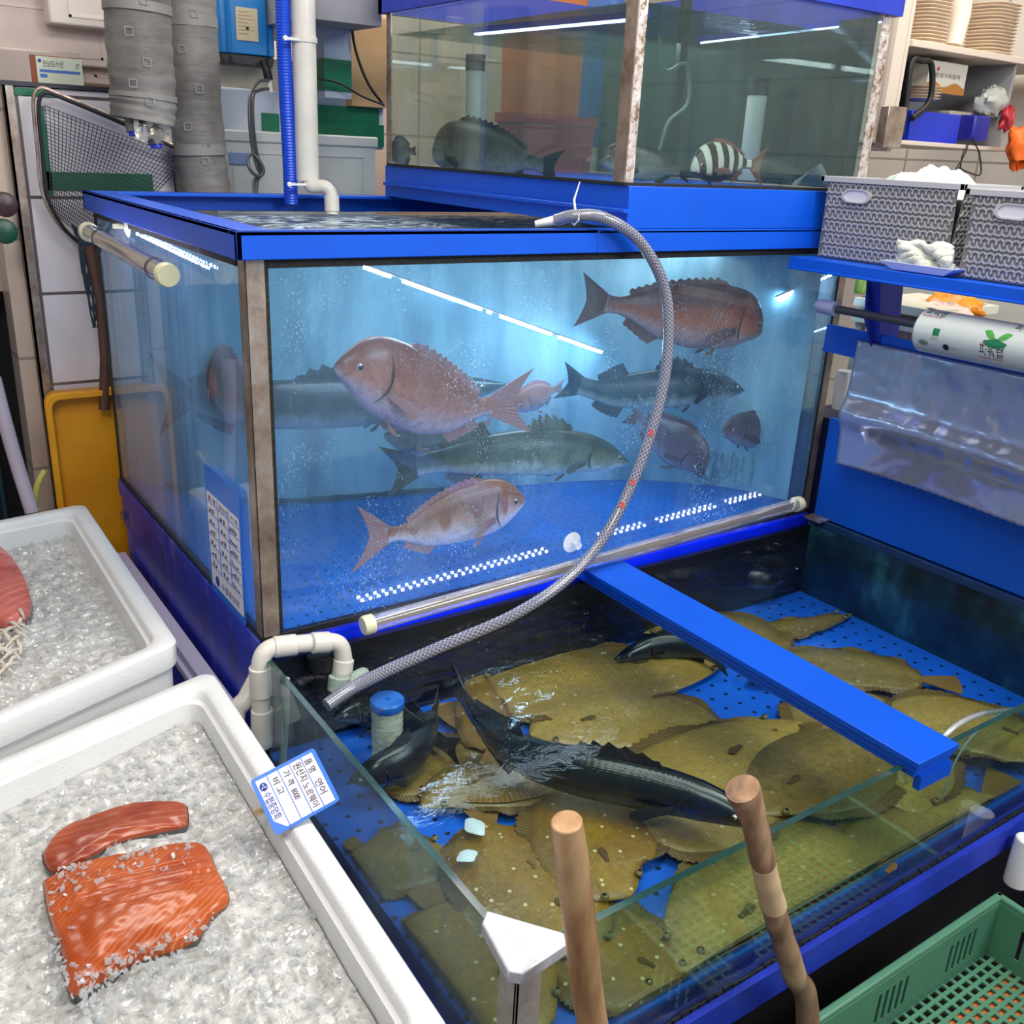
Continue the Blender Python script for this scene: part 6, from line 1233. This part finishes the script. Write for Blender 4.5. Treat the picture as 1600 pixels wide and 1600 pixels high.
m = MB(); m.box((1.95, -1.1, .186), (2.15, .2, .60)); tag(m.build('white_appliance', solid('off_white_enamel', (206, 206, 196), .35), bevel=.004), 'off-white appliance behind the film roll', 'appliance')
# green basket at the lower right
GRN = solid('green_basket_plastic', (84, 136, 108), .38, var=.1)
gb = thing('plastic_basket', (.72, -1.08, -.50), 'green slotted plastic basket on the floor side of the low tank', 'basket')
KX, KY, KZ, GL, GW, GH = 1.02, -.905, -.35, .62, .36, .13
m = MB()
for lo, hi in (((KX-GL, KY-.014, KZ-.02), (KX, KY, KZ)), ((KX-.014, KY-GW, KZ-.02), (KX, KY, KZ)), ((KX-GL, KY-GW, KZ-.02), (KX-GL+.014, KY, KZ)), ((KX-GL, KY-GW, KZ-.02), (KX, KY-GW+.014, KZ))): m.box(lo, hi)
m.build('rim', GRN, gb, bevel=.004, seg=3)
def slotted(o, eu, ev, en, Lu, Lv, nm, nslots=5, groups=3):
    m = MB(); segs = []; gw = Lu/groups; x = 0
    z0, z1 = Lv*.25, Lv*.78; m.box((0, 0, 0), (Lu, z0, .003), 0, (eu, ev, en), o); m.box((0, z1, 0), (Lu, Lv, .003), 0, (eu, ev, en), o)
    for g in range(groups):
        c = gw*(g+.5); s0 = c-nslots*.009; m.box((x, z0, 0), (s0, z1, .003), 0, (eu, ev, en), o)
        for k in range(nslots): m.box((s0+k*.018+.008, z0, 0), (s0+(k+1)*.018, z1, .003), 0, (eu, ev, en), o)
        x = s0+nslots*.018
    m.box((x, z0, 0), (Lu, z1, .003), 0, (eu, ev, en), o); m.build(nm, GRN, gb, smooth=False)
X_, Y_, Z_ = V((1, 0, 0)), V((0, 1, 0)), V((0, 0, 1))
slotted(V((KX-GL+.012, KY-.012, KZ-GH)), X_, Z_, -Y_, GL-.024, GH-.01, 'side_wall'); slotted(V((KX-GL+.012, KY-GW+.012, KZ-GH)), X_, Z_, Y_, GL-.024, GH-.01, 'side_wall')
slotted(V((KX-.012, KY-GW+.012, KZ-GH)), Y_, Z_, -X_, GW-.024, GH-.01, 'end_wall', 5, 2); slotted(V((KX-GL+.012, KY-GW+.012, KZ-GH)), Y_, Z_, X_, GW-.024, GH-.01, 'end_wall', 5, 2)
m = MB(); nx_, ny_ = 26, 20; fx, fy = KX-GL+.012, KY-GW+.012; LX, LY = GL-.024, GW-.024
for i in range(nx_+1): m.box((fx+LX*i/nx_-.0035, fy, KZ-GH), (fx+LX*i/nx_+.0035, fy+LY, KZ-GH+.004))
for j in range(ny_+1): m.box((fx, fy+LY*j/ny_-.0035, KZ-GH+.0002), (fx+LX, fy+LY*j/ny_+.0035, KZ-GH+.0042))
m.build('floor_grid', GRN, gb, smooth=False)
m = MB(); m.box((KX-.30, KY-GW+.03, KZ-GH-.10), (KX-.02, KY-.06, KZ-GH-.004)); tag(m.build('orange_crate', solid('orange_plastic', (214, 120, 60), .5, var=.3, vscale=12)), 'orange crate showing through the grid of the green basket', 'crate')
m = MB(); m.box((KX-GL, KY-GW, KZ-GH-.30), (KX-.05, KY-.02, KZ-GH-.105)); tag(m.build('pale_crate', solid('dull_white_crate', (150, 150, 150), .6, var=.3)), 'dull white crate under the green basket', 'crate')
a = on(1598, 1345, y=-.90); m = MB(); m.tube([a+V((.0, 0, .05)), a+V((-.004, 0, .0)), a+V((-.004, 0, -.05))], .022, 20, wob=lambda i, a_: 0); tag(m.build('white_canister', WHITE, bevel=.003), 'white ribbed canister end at the right edge above the green basket', 'canister')
